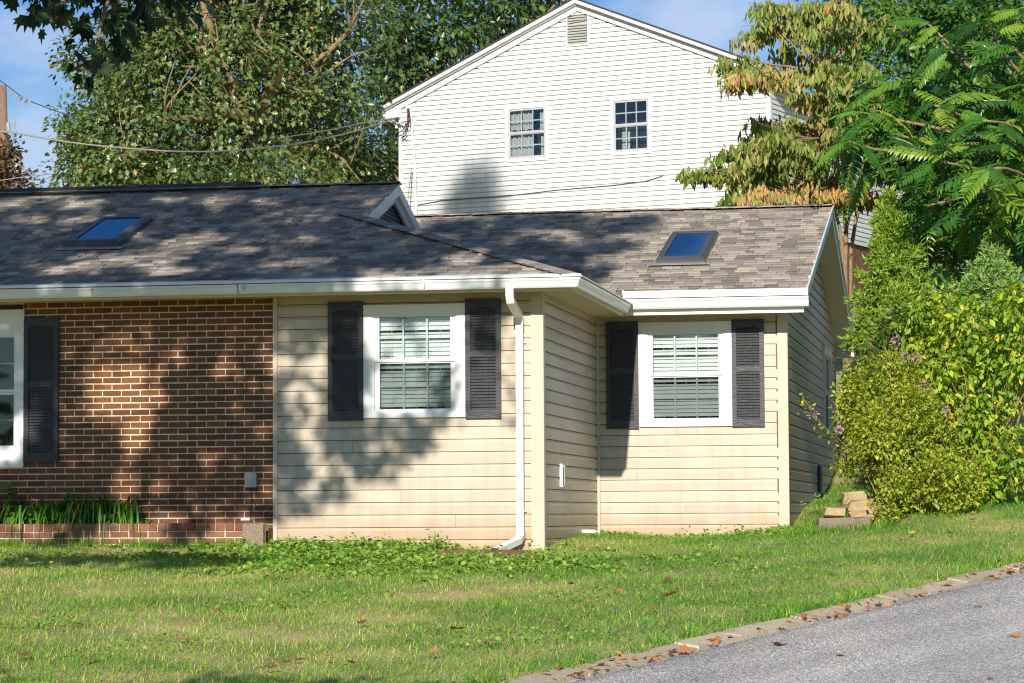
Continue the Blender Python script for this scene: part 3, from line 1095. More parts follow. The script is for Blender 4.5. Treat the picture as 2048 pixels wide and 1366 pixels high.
shutter(f_front, -2.218, 1.300, 0.366, 1.214)
shutter(f_front, -0.788, 1.306, 0.366, 1.214)
shutter(f_wing, 0.112, 1.302, 0.368, 1.222)
shutter(f_wing, 1.547, 1.309, 0.366, 1.218)
shutter(f_front, -5.478, 0.907, 0.379, 1.506)


# ---- roofs
MS = 0.3338          # main roof slope
WS = 0.2976          # wing roof slope
def zmain(y): return 2.700 + MS * (y + 0.5)
def zwing(y): return 2.795 + WS * (y - 3.24)
RY, RYW = 4.0, 8.225
mb = MB()
d = (0, 0, -0.05)
mb.slab([(-8.5, -0.56, zmain(-0.56)), (0.40, -0.56, zmain(-0.56)), (-2.38, 2.27, zmain(2.27)), (-2.38, RY, zmain(RY)), (-8.5, RY, zmain(RY))], d)
mb.slab([(-8.5, RY, zmain(RY)), (-2.38, RY, zmain(RY)), (-2.38, 8.5, zmain(RY) - MS * 4.5), (-8.5, 8.5, zmain(RY) - MS * 4.5)], d)
mb.slab([(0.40, -0.56, zmain(-0.56)), (0.40, 6.0, zmain(-0.56)), (-2.42, 6.3, zmain(2.26)), (-2.42, 2.26, zmain(2.26))], d)
roof = mb.build('roof', M_['roofdeck'], house)
mb = MB()
mb.slab([(-4.4, 3.20, zwing(3.20)), (2.42, 3.20, zwing(3.20)), (2.42, RYW, zwing(RYW)), (-4.4, RYW, zwing(RYW))], d)
mb.slab([(-4.4, RYW, zwing(RYW)), (2.42, RYW, zwing(RYW)), (2.42, 13.22, zwing(3.23)), (-4.4, 13.22, zwing(3.23))], d)
wroof = mb.build('roof', M_['roofdeck'], house)

shingle_cache = {}
SHL = [0.10, 0.13, 0.16, 0.19, 0.235]


def shingle_mesh(wd, th):
    key = (wd, th)
    if key not in shingle_cache:
        m = MB()
        L = 0.155
        m.hexa([(0, 0, -0.004), (wd, 0, -0.004), (wd, L, -0.004), (0, L, -0.004), (0, 0, th), (wd, 0, th), (wd, L, 0.001), (0, L, 0.001)])
        shingle_cache[key] = m.mesh('shingle', M_['shingle'])
    return shingle_cache[key]


def shingles(parent, y0, ylast, zf, slope, xr, nsolo, skip=None):
    ang = math.atan(slope)
    e = 0.143
    solo, rest, i = [], MB(), 0
    y = y0
    cs, sn = math.cos(ang), math.sin(ang)
    while y < ylast:
        x0, x1 = xr(y)
        x = x0 - random.uniform(0, 0.2)
        while x < x1:
            wd = random.choice(SHL)
            a, b = max(x, x0), min(x + wd - 0.004, x1)
            x += wd
            if b - a < 0.02: continue
            if skip and skip(0.5 * (a + b), y): continue
            th = random.choice((0.012, 0.013, 0.022, 0.024))
            dy = random.uniform(-0.004, 0.004)
            z = zf(y) + 0.003
            full = abs((b - a) - (wd - 0.004)) < 1e-6
            solo.append((a, b, wd, th, y + dy, z + dy * slope, full))
        y += e * cs
    solo.sort(key=lambda t: (0 if (t[6] and t[0] > -5.9) else 1, t[4]))
    for k, (a, b, wd, th, yy, z, full) in enumerate(solo):
        if k < nsolo and full:
            M = Matrix.Translation((a, yy, z)) @ Matrix.Rotation(ang, 4, 'X')
            link('shingle', shingle_mesh(wd - 0.004, th), parent, M)
        else:
            p = []
            for (px, pv, pn) in ((a, 0, -0.004), (b, 0, -0.004), (b, 0.155, -0.004), (a, 0.155, -0.004), (a, 0, th), (b, 0, th), (b, 0.155, 0.001), (a, 0.155, 0.001)):
                p.append((px, yy + pv * cs - pn * sn, z + pv * sn + pn * cs))
            rest.hexa(p)
    rest.build('shingle_courses', M_['shingle_i'], parent, kind='stuff')


def xr_main(y):
    return (-7.3, 0.40 - (y + 0.56) if y < 2.2 else -2.36)


shingles(roof, -0.575, RY - 0.05, zmain, MS, xr_main, 150)
shingles(wroof, 3.19, RYW - 0.05, zwing, WS, lambda y: (-3.6, 2.425), 150, skip=lambda x, y: (x < 0.40 - (zwing(y) - zmain(-0.56)) / MS - 0.05))
# hip side: small face towards the wing, seen only from the right
mb = MB()
x = 0.40
while x > -2.38:
    z = zmain(-0.56) + MS * (0.40 - x)
    ya = -0.56 + (0.40 - x)
    mb.slab([(x + 0.01, ya, z + 0.012), (x + 0.01, 6.0, z + 0.012), (x - 0.15, 6.0, z + 0.054), (x - 0.15, ya + 0.14, z + 0.054)], (0, 0, -0.012))
    x -= 0.136
mb.build('shingle_courses', M_['shingle_i'], roof, kind='stuff')


def caps(parent, p0, p1, wdt, tilt=0.05):
    """ridge cap shingles lapped along a line, each a bent piece"""
    p0, p1 = np.array(p0), np.array(p1)
    L = np.linalg.norm(p1 - p0)
    t = (p1 - p0) / L
    sidev = np.cross(t, [0, 0, 1]); sidev /= np.linalg.norm(sidev)
    up = np.cross(sidev, t)
    m = MB()
    ln = 0.22
    q = []
    for s_, h in ((0, 0.010), (ln, 0.003)):
        for a in (-1, 0, 1):
            q.append((a * wdt, s_, h + (0.0 if a else wdt * 0.15)))
    q2 = [(x_, y_, z_ - 0.012) for x_, y_, z_ in q]
    m.add(q + q2, [(0, 1, 4, 3), (1, 2, 5, 4), (6, 9, 10, 7), (7, 10, 11, 8), (0, 6, 7, 1), (1, 7, 8, 2), (0, 3, 9, 6), (2, 8, 11, 5), (3, 4, 10, 9), (4, 5, 11, 10)])
    me_ = m.mesh('cap_shingle', M_['shingle'])
    k = int(L / 0.15)
    for i in range(k):
        pp = p0 + t * (i * 0.15)
        M = Matrix(((sidev[0], t[0], up[0], pp[0]), (sidev[1], t[1], up[1], pp[1]), (sidev[2], t[2], up[2], pp[2]), (0, 0, 0, 1)))
        link('cap_shingle', me_, parent, M)


caps(roof, (0.38, -0.54, zmain(-0.54) + 0.014), (-2.62, 2.46, zmain(2.46) + 0.016), 0.13)
caps(roof, (-2.36, RY, zmain(RY) + 0.012), (-8.4, RY, zmain(RY) + 0.012), 0.14)
caps(wroof, (2.43, RYW, zwing(RYW) + 0.012), (-4.2, RYW, zwing(RYW) + 0.012), 0.14)
# ridge vent roll on the left half of the main ridge
mb = MB()
mb.ext([(RY - 0.17, zmain(RY) - 0.01), (RY + 0.17, zmain(RY) - 0.01), (RY + 0.05, zmain(RY) + 0.075), (RY - 0.05, zmain(RY) + 0.075)], -8.4, -4.05, 0)
mb.build('ridge_vent', M_['roofdeck'], roof)

# gablet on the main ridge: rake boards and dark louvred infill
X_G = -2.38
apex = (RY, zmain(RY) + 0.0)
zb = zmain(2.24)
mb = MB()
for yb, zend in ((2.22, zmain(2.22)), (5.60, zmain(RY) - MS * (5.60 - RY))):
    top = (RY, zmain(RY) - 0.004)
    end = (yb, zend - 0.004)
    sgn = -1 if yb < RY else 1
    dn = (0.0, -0.115)
    mb.ext([top, end, (end[0], end[1] - 0.115), (top[0], top[1] - 0.125)], X_G - 0.03, X_G + 0.02, 0)
    mb.ext([(top[0], top[1] - 0.11), (end[0], end[1] - 0.11), (end[0], end[1] - 0.19), (top[0], top[1] - 0.205)], X_G - 0.06, X_G - 0.028, 0)
mb.build('rake_board', M_['gutter'], house)
mb = MB()
mb.ext([(RY, zmain(RY) - 0.1), (2.3, zmain(2.3) - 0.1), (5.7, zmain(RY) - MS * 1.7 - 0.1)], X_G - 0.11, X_G - 0.085, 0)
gv_ = mb.build('gable_vent', M_['shutter'], house)
z = zmain(2.3) - 0.05
while z < zmain(RY) - 0.25:
    half = (zmain(RY) - 0.12 - z) / MS
    m = MB()
    m.hexa([(X_G - 0.085, RY - half, z), (X_G - 0.07, RY - half, z), (X_G - 0.07, RY + half, z), (X_G - 0.085, RY + half, z),
            (X_G - 0.085, RY - half, z + 0.03), (X_G - 0.078, RY - half, z + 0.03), (X_G - 0.078, RY + half, z + 0.03), (X_G - 0.085, RY + half, z + 0.03)])
    m.build('slat', M_['louver'], gv_)
    z += 0.045

# ---- soffits, fascias
mb = MB()
mb.box(-8.4, 0.36, -0.47, 0.02, 2.575, 2.59)
mb.box(0.0, 0.36, 0.02, WB + 0.1, 2.575, 2.59)
mb.box(0.36, 2.40, WB - 0.46, WB + 0.02, 2.635, 2.65)
so = mb.build('soffit', M_['soffit'], house)
for k in range(44):       # v-grooves of the soffit panels, as thin battens between them
    m_ = -8.3 + 0.195 * k
mb = MB()
mb.box(-8.4, 0.375, -0.485, -0.470, 2.548, 2.70)
mb.box(0.360, 0.375, -0.470, WB - 0.46, 2.548, 2.70)
mb.build('fascia', M_['soffit'], house)
mb = MB()
mb.box(0.376, 2.40, WB - 0.475, WB - 0.460, 2.560, 2.80)
mb.build('fascia', M_['white'], house)

# ---- gutters: K profile swept along the eaves
KP = [(0.0, 0.0), (0.065, 0.0), (0.078, 0.016), (0.081, 0.030), (0.092, 0.062), (0.104, 0.076), (0.106, 0.094), (0.098, 0.094), (0.096, 0.082),
      (0.080, 0.066), (0.072, 0.032), (0.062, 0.008), (0.008, 0.008), (0.0, 0.008)]


def gutter_run(mb, a, b, out, zb_, mitre_a=0, mitre_b=0, prof=KP, k=1.0):
    """profile pushed outwards along `out`, from a to b; mitres stretch the ends at 45 degrees"""
    a, b, out = np.array(a, float), np.array(b, float), np.array(out, float)
    t = (b - a) / np.linalg.norm(b - a)
    n = len(prof)
    pts = []
    for e, mt in ((a, -mitre_a), (b, mitre_b)):
        for q, z in prof:
            p = e + out * q * k + t * (q * k * mt)
            pts.append((p[0], p[1], zb_ + z * k))
    fs = [(i, (i + 1) % n, n + (i + 1) % n, n + i) for i in range(n)]
    fs += [tuple(range(n - 1, -1, -1)), tuple(range(n, 2 * n))]
    mb.add(pts, fs)


mb = MB()
gutter_run(mb, (-8.4, -0.486), (-3.02, -0.486), (0, -1), 2.572)
gutter_run(mb, (-3.01, -0.488), (0.376, -0.488), (0, -1), 2.573, 0, 1)
gutter_run(mb, (0.376, -0.488), (0.376, 3.12), (1, 0), 2.573, 1, 0)
gu = mb.build('gutter', M_['gutter'], house)
mb = MB()     # bright drip edge over the gutter
mb.hexa([(-8.4, -0.60, 2.675), (0.49, -0.60, 2.675), (0.40, -0.50, 2.70), (-8.4, -0.50, 2.70), (-8.4, -0.605, 2.70), (0.495, -0.605, 2.70), (0.40, -0.50, 2.722), (-8.4, -0.50, 2.722)])
mb.hexa([(0.40, -0.49, 2.70), (0.50, -0.58, 2.67), (0.50, 3.15, 2.67), (0.40, 3.15, 2.70), (0.40, -0.49, 2.712), (0.505, -0.59, 2.685), (0.505, 3.15, 2.685), (0.40, 3.15, 2.712)])
mb.build('drip_edge', M_['gutter'], house)
mb = MB()     # screw clips on the gutter
for x in (-4.55, -2.95, -1.1):
    mb.box(x, x + 0.012, -0.602, -0.592, 2.60, 2.69)
mb.build('gutter_clip', M_['steel'], gu)
mb = MB()
gutter_run(mb, (0.42, WB - 0.476), (2.46, WB - 0.476), (0, -1), 2.622, k=1.18)
mb.box(0.42, 2.456, WB - 0.62, WB - 0.585, 2.742, 2.820)
mb.hexa([(0.40, WB - 0.62, 2.742), (0.42, WB - 0.62, 2.742), (0.42, WB - 0.50, 2.742), (0.36, WB - 0.50, 2.742),
         (0.385, WB - 0.62, 2.835), (0.42, WB - 0.62, 2.820), (0.42, WB - 0.50, 2.820), (0.36, WB - 0.50, 2.835)])
mb.build('gutter', M_['white'], house)

# ---- downspout
def rect_tube(mb, path, wx, wy):
    path = [np.array(p, float) for p in path]
    pts = []
    for i, p in enumerate(path):
        t = path[min(i + 1, len(path) - 1)] - path[max(i - 1, 0)]
        t /= np.linalg.norm(t)
        x = np.array([1.0, 0, 0]) - t * t[0]
        x /= np.linalg.norm(x)
        y = np.cross(t, x)
        for a, b in ((-1, -1), (1, -1), (1, 1), (-1, 1)):
            pts.append(tuple(p + x * a * wx / 2 + y * b * wy / 2))
    fs = []
    for i in range(len(path) - 1):
        for k in range(4):
            fs.append((i * 4 + k, i * 4 + (k + 1) % 4, (i + 1) * 4 + (k + 1) % 4, (i + 1) * 4 + k))
    fs.append((0, 3, 2, 1))
    mb.add(pts, fs)


mb = MB()
rect_tube(mb, [(-0.232, -0.545, 2.585), (-0.232, -0.545, 2.50), (-0.230, -0.52, 2.45), (-0.222, -0.11, 2.33), (-0.222, -0.075, 2.30), (-0.222, -0.06, 2.26)], 0.078, 0.055)
rect_tube(mb, [(-0.222, -0.06, 2.28), (-0.224, -0.06, 1.2), (-0.226, -0.06, 0.13)], 0.072, 0.052)
for k in range(4):
    mb.box(-0.262, -0.182, -0.0895, -0.030, 2.20 + 0.014 * k, 2.207 + 0.014 * k)
ds = mb.build('downspout', M_['white'], house)
mb = MB()
rect_tube(mb, [(-0.226, -0.055, 0.17), (-0.226, -0.065, 0.11), (-0.24, -0.11, 0.075), (-0.36, -0.42, -0.005), (-0.40, -0.53, -0.025)], 0.082, 0.06)
mb.build('spout_shoe', M_['oldwhite'], ds)
mb = MB()
mb.box(-0.44, -0.37, -0.535, -0.528, -0.05, 0.0)
mb.build('spout_mouth', M_['black'], ds)
mb = MB()
for z in (2.06, 0.36):
    mb.box(-0.275, -0.17, -0.034, -0.004, z, z + 0.012)
mb.build('bracket', M_['white'], ds)

# ---- wing rake: boards and soffit along the gable
mb = MB()
for (ya, za, yb, zb_) in ((3.16, zwing(3.16), RYW, zwing(RYW)), (RYW, zwing(RYW), 13.26, zwing(3.19))):
    mb.ext([(ya, za + 0.004), (yb, zb_ + 0.004), (yb, zb_ - 0.15), (ya, za - 0.15)], 2.40, 2.424, 0)
    mb.ext([(ya, za + 0.012), (yb, zb_ + 0.012), (yb, zb_ - 0.035), (ya, za - 0.035)], 2.424, 2.442, 0)
mb.build('rake_board', M_['gutter'], house)
mb = MB()
for (ya, za, yb, zb_) in ((3.3, zwing(3.3) - 0.13, RYW, zwing(RYW) - 0.13), (RYW, zwing(RYW) - 0.13, 13.1, zwing(3.35) - 0.13)):
    mb.slab([(WX - 0.02, ya, za), (2.40, ya, za), (2.40, yb, zb_), (WX - 0.02, yb, zb_)], (0, 0, -0.012))
mb.build('rake_soffit', M_['white'], house)
mb = MB()
mb.box(WX - 0.02, 2.43, 12.86, 13.24, 2.60, 2.775)
mb.box(WX + 0.15, 2.46, 13.24, 13.35, 2.66, 2.76)
mb.build('eave_return', M_['white'], house)
# closed back of the house
mb = MB()
mb.box(-4.3, WX - 0.12, WE - 0.1, WE, -0.2, 2.75)
mb.box(-8.4, -0.12, 0.12, 0.14, -0.2, 0.02)
mb.box(-8.4, -4.3, 8.2, 8.3, -0.2, 2.75)
mb.build('rear_wall', M_['back'], house)


# ---- skylights
def skylight(x0, x1, y0, y1, zf, slope, hgt=0.085):
    ang = math.atan(slope)
    L = (y1 - y0) / math.cos(ang)
    B = Matrix.Translation((x0, y0, zf(y0) + 0.012)) @ Matrix.Rotation(ang, 4, 'X')
    w_ = x1 - x0
    mb = MB(B)
    f = 0.06
    for (a, b, c, d_) in ((0, f, 0, L), (w_ - f, w_, 0, L), (f, w_ - f, 0, f), (f, w_ - f, L - f, L)):
        mb.box(a, b, c, d_, 0, hgt)
    # sloped cladding on the outside of the frame
    mb.hexa([(-0.03, -0.045, 0), (w_ + 0.03, -0.045, 0), (w_, 0.0, 0), (0, 0.0, 0), (-0.03, -0.045, hgt * 0.72), (w_ + 0.03, -0.045, hgt * 0.72), (w_ - 0.004, 0.0, hgt + 0.003), (0.004, 0.0, hgt + 0.003)])
    mb.hexa([(w_, 0.0, 0), (w_ + 0.03, -0.045, 0), (w_ + 0.03, L + 0.03, 0), (w_, L, 0), (w_ + 0.001, 0, hgt + 0.002), (w_ + 0.03, -0.044, hgt * 0.7), (w_ + 0.03, L + 0.03, hgt * 0.7), (w_ + 0.001, L, hgt + 0.002)])
    mb.hexa([(-0.03, -0.045, 0), (0, 0.0, 0), (0, L, 0), (-0.03, L + 0.03, 0), (-0.03, -0.044, hgt * 0.7), (-0.001, 0, hgt + 0.002), (-0.001, L, hgt + 0.002), (-0.03, L + 0.03, hgt * 0.7)])
    sk = mb.build('skylight', M_['skyframe'], house)
    m = MB(B); m.box(f - 0.005, w_ - f + 0.005, f - 0.005, L - f + 0.005, hgt - 0.02, hgt - 0.012)
    m.build('pane', M_['skyglass'], sk)
    m = MB(B); m.box(f, w_ - f, f, L - f, 0.003, 0.01)
    m.build('well', M_['dark'], sk)
    m = MB(B)
    m.box(-0.10, w_ + 0.10, -0.14, -0.046, 0.016, 0.022)
    m.build('flashing', M_['steel'], sk)
    return sk


skylight(-5.40, -4.85, 1.10, 2.26, zmain, MS)
skylight(0.59, 1.11, 4.80, 6.34, zwing, WS)

# ---- small fittings on the walls
mb = MB()
mb.box(-3.078, -2.968, -0.075, -0.006, 0.632, 0.765)
mb.box(-3.082, -2.964, -0.08, -0.068, 0.628, 0.772)
mb.build('utility_box', M_['grey'], house)
mb = MB()
mb.tube([(-3.03, -0.02, 0.63), (-3.03, -0.02, 0.50), (-3.035, -0.03, 0.36), (-3.03, -0.05, 0.30)], 0.003)
mb.tube([(-3.03, -0.03, 0.52), (-2.99, -0.03, 0.46), (-2.93, -0.03, 0.38), (-2.86, -0.04, 0.31)], 0.003)
mb.build('cable', M_['black'], house)
mb = MB()
mb.box(-3.06, -2.97, -0.30, -0.16, 0.292, 0.315)
mb.build('junction_cover', M_['oldwhite'], house)
mb = MB()
for (a, b, c, d_) in ((1.04, 1.09, 0.62, 0.86), (1.17, 1.21, 0.63, 0.85)):
    mb.box(0.0, 0.03, a, b, c, d_)
mb.box(0.001, 0.022, 1.09, 1.17, 0.83, 0.85)
mb.box(0.001, 0.022, 1.09, 1.17, 0.62, 0.64)
mb.build('wall_bracket', M_['oldwhite'], house)
mb = MB()
mb.box(0.001, 0.012, 1.09, 1.17, 0.64, 0.83)
mb.build('bracket_panel', M_['shutter'], house)
mb = MB()
mb.tube([(-0.02, 2.55, 0.145), (0.06, 2.55, 0.145), (0.135, 2.552, 0.143), (0.158, 2.553, 0.128), (0.16, 2.553, 0.08)], 0.022, 8)
mb.build('drain_pipe', M_['white'], house)
mb = MB()
mb.box(WX, WX + 0.035, 8.6, 9.0, 0.60, 0.95)
mb.build('wall_vent', M_['shutter'], house)

# ------------------------------------------------------------------ brick planter
planter = thing('brick_planter', 'low brick planter with a rowlock cap along the brick wall', 'planter', (-5, -0.3, 0))
PX0, PX1, PY = -7.6, -2.805, -0.36
mb = MB()
mb.box(PX0, PX1, PY + 0.006, PY + 0.09, -0.25, 0.185)
mb.box(PX0, PX1, PY + 0.012, PY + 0.19, 0.185, 0.262)
bed = keep(mb.build('mortar_bed', M_['mortar']), planter, (-5, -0.3, 0))
mb = MB()
mb.box(PX0, PX1, PY + 0.19, 0.0, -0.2, 0.21)
keep(mb.build('bed_soil', M_['soil']), planter, (-5, -0.3, 0))
pb_full = brick_mesh(0.193, 0.085, 0.0565, 'pbrick')
pb_cap = brick_mesh(0.092, 0.19, 0.078, 'pbrick')
for r in range(4):
    z = 0.152 - CB * r
    x = PX1 - 0.10 - (0.1015 if r % 2 else 0)
    while x > PX0 + 0.1:
        M = Matrix.Translation((x, PY + 0.0425 + random.uniform(-0.002, 0.002), z)) @ Matrix.Rotation(random.gauss(0, 0.006), 4, 'Y')
        if x > -6.1: link('brick', pb_full, bed, M)
        x -= 0.203
x = PX1 - 0.05
while x > -6.1:
    M = Matrix.Translation((x, PY + 0.088 + random.uniform(-0.004, 0.004), 0.228 + random.uniform(-0.003, 0.003))) @ Matrix.Rotation(random.gauss(0, 0.012), 4, 'Y')
    link('brick', pb_cap, bed, M)
    x -= 0.1015
mb = MB()
mb.box(-3.02, PX1 + 0.002, PY - 0.02, PY + 0.02, -0.2, 0.255)
mb.build('mortar_pier', M_['stone_dark'], bed)

# ------------------------------------------------------------------ white house behind
TH = math.radians(16.9)
WO = (-3.4595, 25.7652, 0.0)
whouse = thing('white_house', 'tall white clapboard house with a gable behind the beige house', 'house', WO, -TH)
# local frame: x along the gable wall, y into the house, z up
XL, XR_, XA = -4.18, 3.90, -0.13
CW = 0.0965
f_w = lambda u, y, z: (u, y, z)
f_ws = lambda u, y, z: (XR_ - y, u, z)
def gab(z):       # half width at height z under the roof
    return (10.24 - z) / 0.408


w1 = (-1.70, -0.84, 7.38, 8.40)
w2 = (0.61, 1.39, 7.37, 8.40)
vh = (-0.36, 0.08, 9.58, 10.17)
mb = MB()
wall_panel(mb, f_w, XL + 0.03, XR_ - 0.03, 3.2, 8.55, [w1, w2], 0.02, 0.14)
mb.ext([(XL + 0.03, 8.55), (XR_ - 0.03, 8.55), (XA, 10.20)], 0.02, 0.14, 1)
wf = mb.build('clapboard_wall', M_['white_back'], whouse)


def wrng(z):
    if z < 6.2: return None
    a, b = XL + 0.05, XR_ - 0.07
    if z > 8.5: a, b = max(a, XA - gab(z) - 0.10), min(b, XA + gab(z) + 0.10)
    return (a, b) if b - a > 0.2 else None


zs = [7.44 + CW * k for k in range(-14, 30)]
WP = [(0.0, 0.024), (0.0, 0.036), (0.012, 0.127), (0.018, 0.127), (0.018, 0.024)]
planks(wf, M_['white_siding'], wrng, zs, CW, f_w, [w1, w2, vh], prof=WP)
mb = MB()
mb.box(XR_ - 0.14, XR_ - 0.02, 0.02, 12.0, 5.9, 8.55)
ws = mb.build('clapboard_wall', M_['white_back'], whouse)
planks(ws, M_['white_siding'], lambda z: (0.08, 12.0) if z > 5.80 else None, [7.44 + CW * k for k in range(-17, 11)], CW, f_ws, [], prof=WP)
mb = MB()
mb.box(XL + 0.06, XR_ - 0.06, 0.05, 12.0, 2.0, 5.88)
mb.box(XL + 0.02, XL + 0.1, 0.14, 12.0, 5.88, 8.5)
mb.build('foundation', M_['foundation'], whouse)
mb = MB()
mb.box(XL - 0.01, XL + 0.055, -0.012, 0.02, 5.9, 8.44)
mb.box(XL - 0.012, XL + 0.005, 0.02, 0.09, 5.9, 8.44)
mb.build('corner_board', M_['oldwhite'], whouse)
mb = MB()
mb.box(XR_ - 0.075, XR_ + 0.012, -0.012, 0.02, 5.85, 8.44)
mb.box(XR_ - 0.01, XR_ + 0.0125, 0.02, 0.085, 5.85, 8.44)
mb.build('corner_board', M_['oldwhite'], whouse)
# rakes
ZR, SLW = 10.46, 0.413
xe_l, xe_r = XL - 0.30, XR_ + 0.34
def zr_(x): return ZR - SLW * abs(x - XA)
mb = MB()
for xe in (xe_l, xe_r):
    mb.ext([(XA, ZR), (xe, zr_(xe)), (xe, zr_(xe) - 0.075), (XA, ZR - 0.08)], -0.16, -0.10, 1)
    mb.ext([(XA, ZR - 0.035), (xe, zr_(xe) - 0.035), (xe, zr_(xe) - 0.10), (XA, ZR - 0.105)], -0.10, -0.04, 1)
    mb.ext([(XA, ZR - 0.10), (xe * 0.97, zr_(xe) - 0.06), (xe * 0.93, zr_(xe * 0.93) - 0.22), (XA, ZR - 0.22)], -0.04, 0.02, 1)
mb.build('rake_board', M_['white_siding'], whouse)
mb = MB()
mb.box(XL - 0.29, XL + 0.05, -0.038, 0.03, 8.42, 8.62)
mb.box(XR_ - 0.05, XR_ + 0.32, -0.038, 0.03, 8.42, 8.62)
mb.build('cornice_return', M_['oldwhite'], whouse)
mb = MB()
for xe in (xe_l, xe_r):
    z1 = zr_(xe)
    mb.slab([(XA, -0.18, ZR + 0.03), (XA, 12.2, ZR + 0.03), (xe, 12.2, z1 + 0.03), (xe, -0.18, z1 + 0.03)], (0, 0, -0.03))
mb.build('roof', M_['roofdeck'], whouse)
mb = MB()
mb.box(XR_ - 0.02, XR_ + 0.30, 0.02, 12.1, 8.42, 8.46)
mb.box(XL - 0.28, XL + 0.02, 0.02, 12.1, 8.42, 8.46)
mb.build('eave_soffit', M_['oldwhite'], whouse)
mb = MB()
gutter_run(mb, (xe_l + 0.02, 12.1), (xe_l + 0.02, -0.12), (-1, 0), 8.53)
rect_tube(mb, [(xe_l - 0.03, -0.03, 8.53), (xe_l - 0.02, -0.03, 8.44), (XL - 0.15, -0.02, 8.36), (XL - 0.06, 0.02, 8.28), (XL - 0.06, 0.02, 8.2)], 0.07, 0.06)
mb.build('gutter', M_['oldwhite'], whouse)
# louvred gable vent
mb = MB()
frame_rect(mb, f_w, vh[0] - 0.02, vh[1] + 0.02, vh[2] - 0.03, vh[3] + 0.02, 0.02, 0.02, 0.03, 0.02, -0.02, 0.03)
gvw = mb.build('gable_vent', M_['oldwhite'], whouse)
mb = MB(); mb.box(vh[0], vh[1], 0.06, 0.07, vh[2], vh[3]); mb.build('vent_back', M_['dark'], gvw)
vmat = paint('vent_slat_grey', (0.36, 0.36, 0.36), 0.6, 0.1, 5)
for k in range(11):
    z = vh[2] + 0.004 + k * 0.053
    t = 0.035 if k == 8 else 0.0
    m = MB()
    m.hexa([(vh[0], -0.012, z), (vh[1], -0.012, z + t), (vh[1], -0.006, z + t), (vh[0], -0.006, z), (vh[0], 0.035, z + 0.042), (vh[1], 0.035, z + 0.042 + t), (vh[1], 0.041, z + 0.042 + t), (vh[0], 0.041, z + 0.042)])
    m.build('slat', vmat, gvw)


def storm_window(u0, u1, z0, z1, curtain):
    mb = MB()
    frame_rect(mb, f_w, u0 - 0.045, u1 + 0.045, z0 - 0.045, z1 + 0.05, 0.055, 0.055, 0.055, 0.055, -0.02, 0.05)
    win = mb.build('window', M_['oldwhite'], whouse)
    frame_m = paint('aluminium_storm', (0.42, 0.42, 0.42), 0.5, 0.1, 5)
    zm = (z0 + z1) / 2 + 0.02
    for c, d_, y in ((z0 + 0.012, zm, 0.0), (zm - 0.02, z1 - 0.012, -0.012)):
        m = MB()
        frame_rect(m, f_w, u0 + 0.012, u1 - 0.012, c, d_, 0.045, 0.045, 0.05, 0.035, y, y + 0.012)
        m.build('sash', frame_m, win)
        a, b = u0 + 0.057, u1 - 0.057
        m = MB(); m.box(a - 0.003, b + 0.003, y + 0.005, y + 0.008, c + 0.047, d_ - 0.032); m.build('pane', M_['dglass'], win)
        for k in (1, 2):
            x_ = a + (b - a) * k / 3
            m = MB(); m.box(x_ - 0.011, x_ + 0.011, y + 0.013, y + 0.022, c + 0.05, d_ - 0.035); m.build('muntin', M_['white'], win)
        zz = (c + 0.05 + d_ - 0.035) / 2
        m = MB(); m.box(a, b, y + 0.0135, y + 0.0215, zz - 0.011, zz + 0.011); m.build('muntin', M_['white'], win)
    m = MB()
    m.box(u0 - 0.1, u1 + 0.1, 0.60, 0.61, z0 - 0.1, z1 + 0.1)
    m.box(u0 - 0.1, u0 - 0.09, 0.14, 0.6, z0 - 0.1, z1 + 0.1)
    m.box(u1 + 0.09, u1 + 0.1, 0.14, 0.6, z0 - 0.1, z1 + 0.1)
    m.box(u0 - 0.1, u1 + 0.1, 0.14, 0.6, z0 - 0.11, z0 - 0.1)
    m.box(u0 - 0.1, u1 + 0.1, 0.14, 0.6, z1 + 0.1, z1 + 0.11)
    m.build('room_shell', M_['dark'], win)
    m = MB()
    if curtain:
        for (a, b, zt, zb_) in ((u0, u0 + 0.52, z1, zm + 0.05), (u1 - 0.19, u1, z1, zm + 0.05), (u0, u0 + 0.52, zm, z0), (u1 - 0.17, u1, zm, z0)):
            k = int((b - a) / 0.035)
            for i in range(k):
                x_ = a + (b - a) * i / k
                off = 0.02 * math.sin(i * 2.1)
                m.box(x_, x_ + (b - a) / k - 0.001, 0.10 + off, 0.108 + off, zb_ + 0.03 * abs(math.sin(i * 0.7)), zt)
    else:
        m.box(u0 + 0.13, u0 + 0.29, 0.16, 0.17, z0 + 0.03, zm - 0.04)
        for i in range(8): m.box(u0 + 0.125, u0 + 0.25, 0.145, 0.16, z0 + 0.05 + 0.055 * i, z0 + 0.085 + 0.055 * i)
    m.build('curtain', M_['curtain'], win)


storm_window(*w1, True)
storm_window(*w2, False)
# service mast, loops of cable on the wall
mb = MB()
mb.tube([(-3.90, -0.05, 8.62), (-3.87, -0.05, 8.3), (-3.80, -0.05, 7.5), (-3.765, -0.05, 6.3), (-3.75, -0.05, 5.9)], 0.022, 8)
mb.box(-3.97, -3.88, -0.11, -0.03, 8.57, 8.64)
mast = mb.build('service_mast', M_['oldwhite'], whouse)
mb = MB()
mb.tube([(-3.93, -0.10, 8.56), (-3.89, -0.12, 8.42), (-3.92, -0.12, 8.28), (-4.05, -0.12, 8.12), (-4.24, -0.14, 8.05), (-4.30, -0.16, 8.18), (-4.38, -0.2, 8.32)], 0.011)
mb.tube([(-3.90, -0.10, 8.56), (-3.85, -0.12, 8.34), (-3.86, -0.12, 8.15), (-3.94, -0.1, 8.0), (-4.10, -0.06, 7.9)], 0.008)
mb.tube([(-3.92, -0.08, 8.4), (-3.98, -0.08, 8.15), (-4.0, -0.08, 8.02), (-4.08, -0.08, 7.97)], 0.013)
